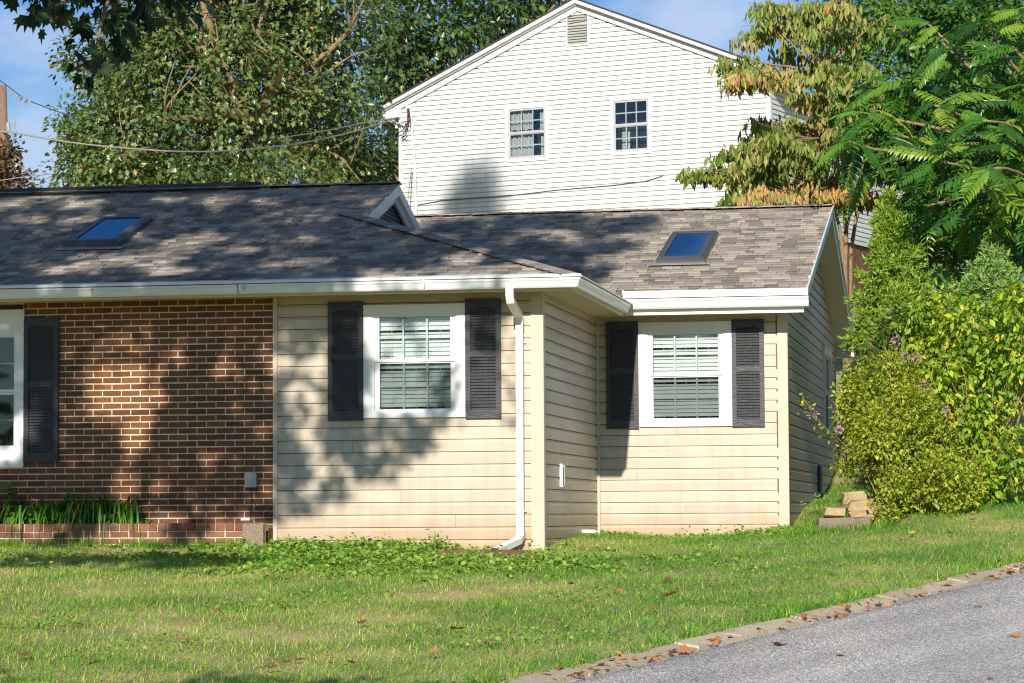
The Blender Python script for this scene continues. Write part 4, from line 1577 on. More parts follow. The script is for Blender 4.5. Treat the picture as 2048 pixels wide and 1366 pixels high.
mb.tube([(-4.02, -0.06, 8.36), (-4.00, -0.06, 8.28), (-4.05, -0.06, 8.08), (-4.12, -0.06, 8.02)], 0.006)
mb.build('cable_loop', M_['black'], mast)
mb = MB()
mb.tube([(-3.945, -0.09, 8.57), (-3.94, -0.10, 8.35), (-3.945, -0.10, 8.16)], 0.009)
mb.build('red_wire', M_['red'], mast)
mb = MB()
mb.tube([(-3.75, -0.015, 6.60), (-3.2, -0.015, 6.66), (-1.9, -0.015, 6.66), (-0.6, -0.015, 6.72), (0.6, -0.015, 6.74), (1.3, -0.015, 6.78), (1.68, -0.02, 6.86)], 0.007)
mb.build('wall_wire', M_['black'], whouse)
mb = MB()
mb.tube([(2.87, 0.6, 9.15), (2.87, 0.6, 9.50)], 0.035, 8)
mb.build('vent_pipe', M_['skyframe'], whouse)

# ------------------------------------------------------------------ trees: builders
def blob(px, py, D, rx, ry, rz_m):
    """ellipsoid: centre, half axes in metres along view right, view up and depth"""
    return (at(px, py, D), rx / F_PX * D, ry / F_PX * D, rz_m)


def in_blobs(blobs, n, shell=0.45):
    vol = np.array([b[1] * b[2] * b[3] for b in blobs]) ** 0.72
    idx = rng.choice(len(blobs), n, p=vol / vol.sum())
    d_ = rand_unit(n)
    r = rng.random(n) ** shell
    out = np.zeros((n, 3)); nor = np.zeros((n, 3))
    for i, b in enumerate(blobs):
        k = idx == i
        q = d_[k] * r[k][:, None]
        out[k] = b[0] + q[:, :1] * b[1] * R_ + q[:, 1:2] * b[2] * U_ + q[:, 2:] * b[3] * W_
        nor[k] = nrm(q[:, :1] / b[1] * R_ + q[:, 1:2] / b[2] * U_ + q[:, 2:] / b[3] * W_)
    return out, nor


def clump_leaves(cen, nor, per, rad, droop=0.35):
    """leaves set round each clump centre, tips outwards and down, faces up and out"""
    n = len(cen) * per
    c = np.repeat(cen, per, 0)
    nn = np.repeat(nor, per, 0)
    off = rand_unit(n) * (rng.random((n, 1)) ** 0.5) * rad
    d_ = nrm(off / rad + 0.5 * nn + np.array([0, 0, -droop]) + rng.normal(size=(n, 3)) * 0.35)
    up = nrm(np.array([0, 0, 0.8]) + 0.6 * nn + rng.normal(size=(n, 3)) * 0.45)
    return c + off, frames(d_, up)


def limb(mb, a, b, r0, r1, bend=0.15, n=5, sides=6):
    a, b = np.array(a, float), np.array(b, float)
    L = np.linalg.norm(b - a)
    off = rand_unit(2) * L * bend
    path, rad = [], []
    for i in range(n + 1):
        t = i / n
        path.append(a + (b - a) * t + off[0] * math.sin(math.pi * t) * 0.6 + off[1] * math.sin(2 * math.pi * t) * 0.35)
        rad.append(r0 + (r1 - r0) * t)
    mb.tube(path, rad, sides)
    return path


# ---- oak behind the left half of the house
base = at(510, 800, 53.5); base[2] = float(zground(base[0], base[1]))
oak = thing('oak_tree', 'large glossy green oak behind the dark main roof', 'tree', tuple(base))
ob = [blob(240, 290, 51.5, 125, 110, 1.6), blob(420, 200, 53, 230, 190, 2.4), blob(625, 190, 55, 135, 190, 2.0), blob(175, 345, 51, 70, 50, 0.8),
      blob(260, 150, 53.5, 110, 90, 1.5), blob(330, 60, 54, 140, 90, 1.6), blob(560, 20, 55, 220, 120, 2.2), blob(690, 320, 57.5, 80, 95, 1.2), blob(430, 360, 52, 260, 60, 1.6),
      blob(420, -110, 54, 280, 100, 2.4), blob(150, 120, 53, 40, 40, 0.5), blob(150, 255, 52, 50, 40, 0.6), blob(200, 330, 50.5, 80, 60, 0.7)]
cen, nor = in_blobs(ob, 1150, 0.33)
per = 36
pos, fr = clump_leaves(cen, nor, per, 0.38, 0.6)
tint = np.clip(np.repeat(rng.beta(2, 2.0, len(cen)), per) * 0.72 + rng.random(len(pos)) * 0.33, 0, 0.93)
tint = np.where(rng.random(len(pos)) < 0.015, 1.0, tint)
c2, n2_ = in_blobs([(b_[0] + W_ * 0.9, b_[1] * 0.8, b_[2] * 0.8, b_[3] * 0.6) for b_ in ob], 700, 0.8)
p2, f2 = clump_leaves(c2, n2_, 18, 0.5, 0.5)
pos = np.concatenate([pos, p2]); fr = np.concatenate([fr, f2]); tint = np.concatenate([tint, rng.random(len(p2)) * 0.35])  # inner leaves coloured darker, standing in for shade deep in the crown
scatter('crown', OAK_V, OAK_F, pos, fr, rng.uniform(0.095, 0.155, len(pos)), tint, M_['oak'], oak, loc=base)
mb = MB()
fork = at(500, 250, 53.5)
limb(mb, base - [0, 0, 0.5], fork, 0.30, 0.20, 0.04, 6, 9)
for tx, ty, tD, r in ((400, 90, 47, 0.15), (385, -60, 48, 0.1), (560, 120, 47, 0.15), (540, -30, 48, 0.1), (330, 230, 46.3, 0.09), (640, 150, 48, 0.10), (700, 60, 48.5, 0.08), (450, 235, 46.2, 0.14), (250, 300, 45.5, 0.05), (700, 330, 49, 0.05), (310, 60, 48, 0.06)):
    p = limb(mb, fork, at(tx, ty, tD + 5.2), r * 1.15, r * 0.5, 0.12, 6, 7)
    for _ in range(7):
        q = p[random.randint(3, 6)]
        limb(mb, q, q + rand_unit(1)[0] * [0.9, 0.7, 0.9] + [0, 0, 0.25], r * 0.3, 0.01, 0.15, 4, 5)
for k in rng.choice(len(cen), 120, replace=False):
    limb(mb, cen[k] + (fork - cen[k]) * 0.28, cen[k], 0.025, 0.008, 0.1, 3, 4)
keep(mb.build('trunk', M_['bark2'], smooth=True), oak, base)

# ---- tree behind the white house's left slope
base = at(800, 900, 69); base[2] = float(zground(base[0], base[1]))
bt = thing('oak_tree', 'dark green oak rising behind the white gable roof', 'tree', tuple(base))
bb = [blob(790, 150, 68, 70, 160, 2.2), blob(870, 70, 69, 120, 80, 2.4), blob(1000, 20, 70, 110, 60, 2.0), blob(1100, -10, 71, 70, 40, 1.4), blob(760, 330, 66, 50, 90, 1.6), blob(800, -60, 70, 330, 70, 2.5), blob(1030, 60, 74, 60, 40, 1.0)]
cen, nor = in_blobs(bb, 900, 0.45)
pos, fr = clump_leaves(cen, nor, 11, 0.42, 0.4)
tint = np.clip(np.repeat(rng.beta(1.6, 3.2, len(cen)), 11) * 0.7 + rng.random(len(pos)) * 0.25, 0, 0.9)
scatter('crown', LEAF_V, LEAF_F, pos, fr, rng.uniform(0.16, 0.24, len(pos)), tint, M_['oak'], bt, loc=base)
mb = MB()
fork = at(790, 200, 69)
limb(mb, base - [0, 0, 0.5], fork, 0.3, 0.18, 0.03, 5, 8)
for tx, ty in ((900, 60), (1010, 40), (1110, 10), (800, -60), (940, -40), (740, 60)):
    limb(mb, fork, at(tx, ty, 69.5), 0.12, 0.03, 0.1, 6, 6)
keep(mb.build('trunk', M_['bark'], smooth=True), bt, base)

# ---- plum tree at the left edge
base = at(5, 800, 60); base[2] = float(zground(base[0], base[1]))
pl = thing('plum_tree', 'purple brown small tree below the utility pole', 'tree', tuple(base))
cen, nor = in_blobs([blob(10, 360, 60, 55, 40, 0.7), blob(20, 300, 60, 22, 25, 0.4), blob(50, 375, 60, 30, 22, 0.4), blob(0, 330, 60, 40, 50, 0.6)], 210, 0.5)
pos, fr = clump_leaves(cen, nor, 9, 0.16, 0.3)
scatter('crown', OVAL_V, OVAL_F, pos, fr, rng.uniform(0.08, 0.13, len(pos)), rng.random(len(pos)), M_['plum'], pl, loc=base)
mb = MB()
limb(mb, base - [0, 0, 0.4], at(0, 360, 60), 0.09, 0.05, 0.03, 5, 7)
for tx, ty in ((45, 360), (20, 310), (-20, 320)): limb(mb, at(0, 370, 60), at(tx, ty, 60), 0.04, 0.01, 0.08, 4, 5)
keep(mb.build('trunk', M_['bark'], smooth=True), pl, base)

# ---- dogwood with layered drooping leaves
base = at(1692, 620, 42.0); base[2] = float(zground(base[0], base[1]))
dw = thing('dogwood_tree', 'dogwood turning orange and yellow with layered drooping leaves', 'tree', tuple(base))
pads = [(1560, 15, 75, 26, 0), (1545, 60, 75, 22, 0.1), (1610, 95, 70, 25, 0.1), (1475, 122, 50, 16, 0.05), (1520, 150, 90, 18, 0.35), (1600, 150, 100, 26, 0.1), (1690, 140, 70, 25, 0),
        (1660, 205, 80, 24, 0.1), (1600, 255, 130, 26, 0.05), (1700, 250, 80, 26, 0), (1550, 285, 80, 22, 0.1), (1480, 310, 66, 18, 0.05), (1420, 345, 60, 16, 0), (1500, 350, 70, 20, 0),
        (1590, 320, 120, 26, 0.15), (1570, 385, 90, 22, 0.45), (1660, 370, 90, 28, 0.4), (1740, 300, 80, 28, 0.05), (1780, 340, 80, 28, -0.05), (1500, 395, 55, 18, -0.1), (1720, 385, 80, 20, 0),
        (1650, 60, 70, 30, 0), (1730, 200, 90, 40, 0), (1545, 410, 50, 14, 0.1), (1640, 20, 60, 30, 0.05)]
P, T, tips = [], [], []
extra = [(random.uniform(1450, 1800), random.uniform(-10, 410), random.uniform(22, 50), 14, random.uniform(-0.1, 0.25)) for _ in range(34)]
extra = [e for e in extra if not (1440 < e[0] < 1640 and 95 < e[1] < 245) and e[0] > 1690 - 0.85 * (abs(e[1] - 20) * 0.45 + 110)]
for (px, py, rx, ry, warm) in pads + extra:
    D = 42 + random.uniform(-1.4, 1.4)
    slope = random.uniform(-0.10, 0.16)
    tips.append((at(px, py, D), rx * D / F_PX))
    if px > 1640 and py > 180: warm += 0.1
    for _ in range(int(4 + rx / 9)):
        if random.random() < 0.24: continue
        # a twig: from the inner side of the pad outwards, leaves hanging under it
        ax_, bx_ = px + rx * random.uniform(-0.5, 0.6), px + rx * random.choice((-1, -1, 1)) * random.uniform(0.5, 1.15)
        ya_ = py + random.uniform(-1, 1) * ry * 0.75
        dD = random.uniform(-0.9, 0.7)
        n = int(5 + abs(bx_ - ax_) * 0.16)
        t = rng.random(n)
        yy = ya_ + (bx_ - ax_) * slope * t + 10 * t * t
        for tt, y_ in zip(t, yy):
            P.append(at(ax_ + (bx_ - ax_) * tt, y_ + random.uniform(-3, 9), D + dD * tt))
        T.append(np.clip(rng.normal(0.25 + warm + random.uniform(-0.12, 0.12), 0.17, n), 0, 1))
P = np.array(P); T = np.concatenate(T)
per = 3
pos = np.repeat(P, per, 0) + rng.normal(size=(len(P) * per, 3)) * 0.045
d_ = nrm(np.array([0, 0, -1.0]) + rng.normal(size=(len(pos), 3)) * 0.28)
up = nrm(rng.normal(size=(len(pos), 3)) * np.array([1, 1, 0.2]) + np.array([0, -0.7, 0.3]))
sc3 = np.stack([rng.uniform(0.07, 0.12, len(pos)), rng.uniform(0.11, 0.19, len(pos)), rng.uniform(0.1, 0.2, len(pos))], 1)
scatter('crown', LEAF_V, LEAF_F, pos, frames(d_, up), sc3, np.clip(np.repeat(T, per) + rng.normal(size=len(pos)) * 0.08, 0, 1), M_['dogwood'], dw, loc=base)
mb = MB()
forks = []
for (bx, pts, r) in ((1690, [(1690, 530), (1692, 460), (1688, 390), (1660, 280), (1640, 150)], 0.048), (1697, [(1702, 500), (1712, 440), (1718, 380), (1740, 300)], 0.036),
                     (1682, [(1684, 490), (1678, 450), (1666, 410), (1650, 385)], 0.032), (1692, [(1690, 470), (1700, 430), (1712, 415), (1730, 380)], 0.028)):
    path = [base + [(bx - 1692) * 0.003, 0, -0.2]] + [at(x, y, 42) for x, y in pts]
    rad = [r * (1 - 0.12 * i) for i in range(len(path))]
    mb.tube(path, rad, 8)
    forks += path[2:]
for c, w_ in tips:
    f0 = min(forks, key=lambda q: np.linalg.norm((q - c) * [1, 0.6, 1.5]))
    limb(mb, f0, c + [0, 0, 0.06], 0.026, 0.010, 0.06, 5, 5)
    for _ in range(5):
        e = c + R_ * random.uniform(-w_, w_) + W_ * random.uniform(-0.6, 0.6) + [0, 0, random.uniform(0, 0.08)]
        limb(mb, c, e, 0.010, 0.004, 0.08, 3, 4)
keep(mb.build('trunk', M_['bark2'], smooth=True), dw, base)

# ---- fine green tree behind the dogwood
base = at(1740, 800, 58); base[2] = float(zground(base[0], base[1]))
ft = thing('ash_tree', 'fresh green small leaved tree behind the orange dogwood', 'tree', tuple(base))
fb = [blob(1700, 50, 58, 90, 80, 1.5), blob(1780, 20, 58, 120, 70, 1.8), blob(1680, 130, 57, 60, 50, 1.0), blob(1760, 130, 58, 70, 60, 1.4), blob(1900, 60, 60, 130, 110, 2.0), blob(2010, 120, 60, 110, 150, 2.0), blob(1700, 235, 56, 60, 50, 1.0), blob(1850, 220, 57, 120, 70, 1.6)]
cen, nor = in_blobs(fb, 1300, 0.5)
pos, fr = clump_leaves(cen, nor, 12, 0.30, 0.2)
scatter('crown', OVAL_V, OVAL_F, pos, fr, rng.uniform(0.09, 0.15, len(pos)), np.clip(np.repeat(rng.beta(2, 2, len(cen)), 12) * 0.7 + rng.random(len(pos)) * 0.3, 0, 1), M_['finegreen'], ft, loc=base)
mb = MB()
fork = at(1745, 260, 58)
limb(mb, base - [0, 0, 0.5], fork, 0.2, 0.14, 0.03, 5, 8)
for tx, ty in ((1690, 60), (1780, 30), (1850, 100), (1920, 60), (1700, 150), (2000, 130)): limb(mb, fork, at(tx, ty, 58), 0.07, 0.015, 0.1, 5, 6)
keep(mb.build('trunk', M_['bark'], smooth=True), ft, base)

# ---- tree of heaven: feather leaves as separate fronds
base = np.array([7.6, 9.2, 0.0]); base[2] = float(zground(base[0], base[1]))
ah = thing('sumac_tree', 'bright green tree of long feather leaves hanging in at upper right', 'tree', tuple(base))


def frond_mesh(pairs, droop, curl, seed):
    r = random.Random(seed)
    mb = MB()
    rach = []
    for i in range(9):
        t = i / 8
        rach.append((curl * t * t, t * (1 - 0.12 * droop * t), -droop * t * t * 0.55))
    mb.tube(rach, [0.011 - 0.008 * i / 8 for i in range(9)], 3)
    def pt(t):
        return np.array([curl * t * t, t * (1 - 0.12 * droop * t), -droop * t * t * 0.55])
    for i in range(pairs + 1):
        t = 0.16 + 0.83 * i / pairs
        L = 0.20 * math.sin(math.pi * (0.22 + 0.66 * i / pairs)) + 0.03
        for s_ in ((-1, 1) if i < pairs else (0,)):
            d0 = np.array([s_ * 1.0, 0.55 if s_ else 1.0, -0.35 - r.uniform(0, 0.35)])
            d0 /= np.linalg.norm(d0)
            n0 = np.array([0, 0.15, 1.0]) + np.array([r.uniform(-.25, .25), r.uniform(-.25, .25), 0])
            x_ = np.cross(d0, n0); x_ /= np.linalg.norm(x_)
            z_ = np.cross(x_, d0)
            w_ = L * 0.33
            o = pt(min(t + r.uniform(-.01, .01), 1))
            q = [o, o + d0 * L * 0.25 + x_ * w_ * 0.5, o + d0 * L * 0.6 + x_ * w_ * 0.42 + z_ * 0.0, o + d0 * L - z_ * L * 0.14,
                 o + d0 * L * 0.6 - x_ * w_ * 0.42, o + d0 * L * 0.25 - x_ * w_ * 0.5, o + d0 * L * 0.42 - z_ * L * 0.035]
            mb.add([tuple(a) for a in q], [(0, 1, 6), (1, 2, 6), (2, 3, 6), (3, 4, 6), (4, 5, 6), (5, 0, 6)])
    return mb.mesh('frond', M_['frond'])


FR = [frond_mesh(13, 0.8, 0.06, 1), frond_mesh(15, 1.1, -0.10, 2), frond_mesh(12, 0.5, 0.12, 3), frond_mesh(14, 0.95, -0.04, 4), frond_mesh(11, 1.3, 0.02, 5)]
tips = [(1690, 300, 30), (1760, 230, 31), (1830, 290, 29.5), (1800, 160, 31.5), (1900, 100, 31), (1880, 200, 29), (1960, 40, 30), (2020, 110, 29), (1950, 240, 28), (2030, 260, 28.5),
        (1890, 340, 28), (1980, 350, 27.5), (2040, 400, 28), (1930, 410, 29), (1850, 410, 29.5), (1760, 330, 30.5), (2000, 180, 31), (2060, 40, 31), (1860, 30, 32), (2070, 330, 29), (1720, 180, 32), (1905, 280, 31), (1990, 440, 30), (2060, 190, 30)]
frn = []
stems = MB()
trunk_top = at(2230, 250, 36)
tips += [(1810, 230, 32), (1925, 160, 30), (1985, 290, 29), (1870, 130, 32), (2035, 20, 30), (1960, 390, 28), (1790, 370, 30), (2050, 460, 29), (1910, 460, 30), (1740, 270, 31)]
tips = [(x_ + random.uniform(-18, 18), y_ + random.uniform(-18, 18), D_ + 4.6) for x_, y_, D_ in tips]
for (px, py, D) in tips:
    tip = at(px, py, D)
    limb(stems, tip + (trunk_top - tip) * random.uniform(0.35, 0.55) + [0, 0, -0.3], tip, 0.028, 0.014, 0.06, 5, 6)
    k = random.randint(8, 9)
    for i in range(k):
        az = 2 * math.pi * (i + random.uniform(-.3, .3)) / k
        dv = R_ * math.cos(az) + W_ * math.sin(az) * 0.8 + U_ * random.uniform(-0.45, 0.5)
        dv = dv - W_ * 0.25
        frn.append((tip + (trunk_top - tip) * random.random() ** 2 * 0.28 + rand_unit(1)[0] * 0.05, dv))
frn = frn[:298]
for (tip, dv) in frn:
    d0 = Vector(dv).normalized()
    upv = Vector((0, 0, 1)) - Vector(W_) * random.uniform(0.2, 0.9) + Vector(rand_unit(1)[0]) * 0.25
    x_ = d0.cross(upv).normalized()
    z_ = x_.cross(d0)
    s_ = random.uniform(0.55, 0.95)
    M = Matrix(((x_[0] * s_, d0[0] * s_, z_[0] * s_, tip[0] - base[0]), (x_[1] * s_, d0[1] * s_, z_[1] * s_, tip[1] - base[1]), (x_[2] * s_, d0[2] * s_, z_[2] * s_, tip[2] - base[2]), (0, 0, 0, 1)))
    link('frond', random.choice(FR), ah, M)
stems.tube([base - [0, 0, 0.4], base + [0.1, 0, 1.5], trunk_top + [0, 0, 0.4]], [0.13, 0.11, 0.05], 8)
keep(stems.build('trunk', M_['bark2'], smooth=True), ah, base)
# inner mass of the same tree
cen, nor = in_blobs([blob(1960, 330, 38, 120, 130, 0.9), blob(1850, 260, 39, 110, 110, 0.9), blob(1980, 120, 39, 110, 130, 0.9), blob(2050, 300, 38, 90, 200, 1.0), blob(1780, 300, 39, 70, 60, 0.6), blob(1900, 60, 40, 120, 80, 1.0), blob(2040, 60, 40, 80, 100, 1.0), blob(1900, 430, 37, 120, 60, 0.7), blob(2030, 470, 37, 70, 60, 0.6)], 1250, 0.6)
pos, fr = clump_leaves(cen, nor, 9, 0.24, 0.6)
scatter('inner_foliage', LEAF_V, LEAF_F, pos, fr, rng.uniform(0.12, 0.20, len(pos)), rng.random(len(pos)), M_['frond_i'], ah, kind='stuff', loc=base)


# ---- conifers right of the wing
def conifer(name, label, apex_px, base_py, D, half_px, mat, n_br, needle, lean=0.0, cat='conifer'):
    top = at(apex_px[0], apex_px[1], D)
    bot = at(apex_px[0] + lean, base_py, D)
    root = np.array([bot[0], bot[1], float(zground(bot[0], bot[1]))])
    t_ = thing(name, label, cat, tuple(root))
    H = np.linalg.norm(top - bot)
    Rm = half_px / F_PX * D
    P, D_, U2, T, S = [], [], [], [], []
    mb = MB()
    mb.tube([root - [0, 0, 0.2], bot, (bot + top) / 2, top], [0.05, 0.045, 0.03, 0.006], 6)
    for i in range(n_br):
        t = (i + rng.random()) / n_br
        h = 1 - (t ** 0.75)
        az = rng.random() * 2 * math.pi
        rr = Rm * (1 - h) ** 0.95 * rng.choice([0.55, 0.8, 1.0, 1.25]) * rng.uniform(0.85, 1.15) + 0.04
        o = bot + (top - bot) * (h * 0.97)
        out = np.array([math.cos(az), math.sin(az), 0])
        e = o + out * rr + [0, 0, 0.35 * rr + rng.uniform(0.05, 0.2)]
        n = int(24 + 60 * rr)
        tt = rng.random(n) ** 0.7
        p = o + (e - o) * tt[:, None] + rng.normal(size=(n, 3)) * 0.02
        # side twigs in a fan
        tw = nrm((e - o)[None] / np.linalg.norm(e - o) + rng.normal(size=(n, 3)) * 0.75 + [0, 0, 0.35])
        ln = (0.05 + 0.11 * (1 - tt)) * rng.uniform(0.6, 1.3, n)
        for j in range(5):
            f = rng.random(n)
            P.append(p + tw * (ln * f)[:, None] * 1.1); D_.append(nrm(tw + rng.normal(size=(n, 3)) * 0.45)); T.append(np.clip(0.25 + 0.5 * f + rng.normal(size=n) * 0.18, 0, 1))
        mb.tube([o, (o + e) / 2 + [0, 0, -0.02], e], [0.012, 0.008, 0.003], 4)
    P = np.concatenate(P); D_ = np.concatenate(D_); T = np.concatenate(T)
    fr = frames(D_, rand_unit(len(P)))
    sc3 = np.stack([rng.uniform(0.9, 1.3, len(P)) * needle * 0.9, rng.uniform(0.7, 1.4, len(P)) * needle, np.ones(len(P)) * needle], 1)
    scatter('foliage', NEEDLE_V, NEEDLE_F, P, fr, sc3, T, mat, t_, loc=root)
    keep(mb.build('trunk', M_['bark2'], smooth=True), t_, root)


conifer('juniper_tree', 'bright green pointed juniper just right of the wing gable', (1775, 405), 760, 34, 88, M_['juniper'], 300, 0.068, lean=28)
conifer('juniper_tree', 'lower spreading juniper in front of the pointed juniper', (1800, 590), 800, 33.5, 50, M_['juniper'], 150, 0.065)
conifer('cypress_tree', 'soft blue green cypress at right edge above forsythia', (1985, 500), 760, 33, 95, M_['cypress'], 230, 0.068)
conifer('cypress_tree', 'shorter cypress between pointed juniper and right edge', (1885, 560), 800, 33.5, 75, M_['cypress'], 180, 0.068)


# ---- broadleaf shrubs
def rough(blobs, k):
    out = [(b[0], b[1] * 0.86, b[2] * 0.86, b[3] * 0.86) for b in blobs]
    for b in blobs:
        for _ in range(k):
            q = rand_unit(1)[0]
            q[2] = -abs(q[2])
            c = b[0] + R_ * q[0] * b[1] * 0.85 + U_ * q[1] * b[2] * 0.85 + W_ * q[2] * b[3] * 0.85
            f = random.uniform(0.2, 0.42)
            m_ = (b[1] * b[2] * b[3]) ** (1 / 3)
            out.append((c, m_ * f, m_ * f * random.uniform(0.7, 1.6), m_ * f))
    return out


def shrub(name, label, blobs, n, lv, lf, size, mat, canes, per=4, rad=0.08, droop=0.3, cane_mat='twig', shell=0.4, cane_r=0.008):
    c0 = blobs[0][0]
    root = np.array([c0[0], c0[1], float(zground(c0[0], c0[1]))])
    t_ = thing(name, label, 'shrub', tuple(root))
    cen, nor = in_blobs(rough(blobs, 7), n, shell)
    zg = zground(cen[:, 0], cen[:, 1])
    ok = cen[:, 2] > zg + 0.02
    cen, nor = cen[ok], nor[ok]
    pos, fr = clump_leaves(cen, nor, per, rad, droop)
    sc = rng.uniform(size[0] * 0.7, size[1] * 1.15, len(pos))
    ti = np.clip(np.repeat(rng.beta(1.3, 1.3, len(cen)), per) * 0.75 + rng.random(len(pos)) * 0.3 - 0.05, 0, 0.96)
    ti = np.where(rng.random(len(pos)) < 0.015, 1, ti)
    scatter('foliage', lv, lf, pos, fr, sc, ti, mat, t_, loc=root)
    mb = MB()
    for k in rng.choice(len(cen), min(canes, len(cen)), replace=False):
        a = root + rng.normal(size=3) * [0.14, 0.12, 0]
        limb(mb, a, cen[k] + nor[k] * rng.uniform(-0.1, 0.14), cane_r * 1.6, cane_r * 0.5, 0.12, 6, 4)
    for k in rng.choice(len(cen), 70, replace=False):
        d_ = nrm(nor[k] + np.array([0, 0, 0.5]) + rng.normal(size=3) * 0.3)
        mb.tube([cen[k] - d_ * 0.1, cen[k] + d_ * 0.08, cen[k] + d_ * rng.uniform(0.14, 0.28)], [0.004, 0.0035, 0.002], 3)
    keep(mb.build('canes', M_[cane_mat], smooth=True), t_, root)
    return t_, root


fb = [blob(1960, 800, 31.5, 130, 190, 0.9), blob(1900, 700, 31.8, 110, 90, 0.8), blob(2030, 680, 31.5, 80, 110, 0.8), blob(2000, 920, 31.0, 110, 90, 0.6), blob(1850, 640, 32, 70, 60, 0.5), blob(1900, 860, 31.3, 80, 120, 0.6)]
shrub('forsythia_bush', 'large yellow green forsythia filling the right edge', fb, 2300, LEAF_V, LEAF_F, (0.065, 0.11), M_['forsythia'], 70, 4, 0.11, 0.6, shell=0.6)
sb = [blob(1790, 880, 30.6, 95, 120, 0.6), blob(1735, 830, 31.0, 50, 110, 0.5), blob(1698, 815, 31.7, 22, 85, 0.3), blob(1692, 930, 31.9, 22, 45, 0.25), blob(1860, 900, 30.7, 70, 110, 0.5), blob(1790, 760, 31.2, 80, 80, 0.5), blob(1850, 965, 30.2, 110, 52, 0.4), blob(1768, 1012, 30.0, 30, 26, 0.25), blob(1790, 985, 30.7, 60, 42, 0.35), blob(1830, 1000, 30.4, 70, 30, 0.3), blob(1900, 1000, 30.3, 60, 28, 0.3)]
flw, froot = shrub('butterfly_bush', 'small leaved olive green bush with pink flower heads by the stones', sb, 3600, OVAL_V, OVAL_F, (0.035, 0.06), M_['spirea'], 45, 6, 0.085, 0.15, shell=0.5, cane_r=0.005)
sb2 = [blob(1765, 740, 32.8, 48, 60, 0.5), blob(1706, 815, 32.6, 22, 95, 0.35), blob(1790, 670, 32.8, 50, 50, 0.4), blob(1810, 720, 32.4, 70, 60, 0.4)]
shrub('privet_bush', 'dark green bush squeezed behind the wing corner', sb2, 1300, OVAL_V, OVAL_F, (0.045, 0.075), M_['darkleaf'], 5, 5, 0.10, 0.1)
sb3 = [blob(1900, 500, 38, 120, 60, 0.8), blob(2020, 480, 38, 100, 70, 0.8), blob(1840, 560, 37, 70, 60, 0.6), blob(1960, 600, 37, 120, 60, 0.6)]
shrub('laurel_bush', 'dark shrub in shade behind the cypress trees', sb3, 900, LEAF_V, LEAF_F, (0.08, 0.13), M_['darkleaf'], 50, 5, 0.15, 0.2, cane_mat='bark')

# pink flower heads and their sprig
mb = MB()
sprig = [(1700, 900, 30.6), (1665, 870, 30.3), (1640, 845, 30.1), (1620, 815, 30.0), (1605, 795, 30.0)]
mb.tube([at(*q) for q in sprig], [0.007, 0.006, 0.005, 0.004, 0.003], 5)
mb.tube([at(1665, 870, 30.3), at(1680, 860, 30.2), at(1690, 835, 30.2)], [0.004, 0.004, 0.003], 4)
keep(mb.build('sprig', M_['twig']), flw, froot)
P, Fd = [], []
for (x, y, D) in sprig[1:] + [(1690, 840, 30.2), (1650, 868, 30.2), (1632, 850, 30.1), (1672, 880, 30.2), (1610, 800, 30.0)]:
    for _ in range(9):
        P.append(at(x, y, D) + rng.normal(size=3) * 0.035)
P = np.array(P)
scatter('sprig_leaves', OVAL_V, OVAL_F, P, frames(nrm(rng.normal(size=P.shape) + [0, -0.4, 0]), rand_unit(len(P))), rng.uniform(0.04, 0.07, len(P)), rng.random(len(P)), M_['spirea'], flw, loc=froot)
for (x, y, D, r) in ((1625, 826, 29.95, 0.058), (1679, 860, 30.1, 0.036), (1793, 683, 30.6, 0.062), (1811, 714, 30.4, 0.05), (1833, 717, 30.4, 0.05), (1847, 773, 30.3, 0.05), (1893, 820, 30.2, 0.035)):
    n = 55
    dd = rand_unit(n)
    p = at(x, y, D) + dd * r * rng.uniform(0.6, 1.0, (n, 1)) * [1, 1, 0.95]
    scatter('flower_head', OVAL_V, OVAL_F, p, frames(dd, rand_unit(n)), rng.uniform(0.018, 0.030, n), rng.random(n), M_['pink'], flw, loc=froot)

# ---- utility pole
base = at(4, 900, 90); base[2] = float(zground(base[0], base[1]))
pole = thing('utility_pole', 'wooden utility pole with transformer at the left edge', 'pole', tuple(base))
top = at(5, 170, 90)
mb = MB()
mb.tube([base - [0, 0, 0.5], at(11, 400, 90), top], [0.17, 0.16, 0.13], 12)
keep(mb.build('pole_shaft', M_['wood'], smooth=True), pole, base)
mb = MB()
c = at(33, 327, 89.9)
for (dz, r) in ((0,0),):
    pass
h = 42 / F_PX * 90 / 2
mb.tube([c - [0, 0, h], c - [0, 0, h * 0.96], c + [0, 0, h * 0.9], c + [0, 0, h * 0.97], c + [0, 0, h]], [0.14, 0.17, 0.17, 0.18, 0.12], 14)
mb.tube([at(44, 318, 89.8), at(47, 345, 89.8)], 0.03, 6)
keep(mb.build('transformer', M_['grey'], smooth=False), pole, base)
mb = MB()
mb.tube([at(15, 245, 89.8), at(17, 262, 89.8)], 0.07, 8)
mb.tube([at(17, 250, 89.8), at(28, 252, 89.8)], 0.02, 5)
mb.tube([at(28, 235, 89.8), at(28, 258, 89.8)], 0.045, 8)
keep(mb.build('fuse_cutout', M_['steel']), pole, base)
mb = MB()
mb.tube([at(14, 182, 90), at(38, 194, 90)], 0.03, 5)
for x, y in ((42, 196), (52, 201)):
    mb.tube([at(x - 3, y - 1, 90), at(x, y, 90), at(x + 3, y + 1.5, 90)], [0.04, 0.10, 0.04], 8)
mb.tube([at(52, 201, 90), at(62, 203, 90)], 0.02, 5)
keep(mb.build('insulator', M_['steel']), pole, base)


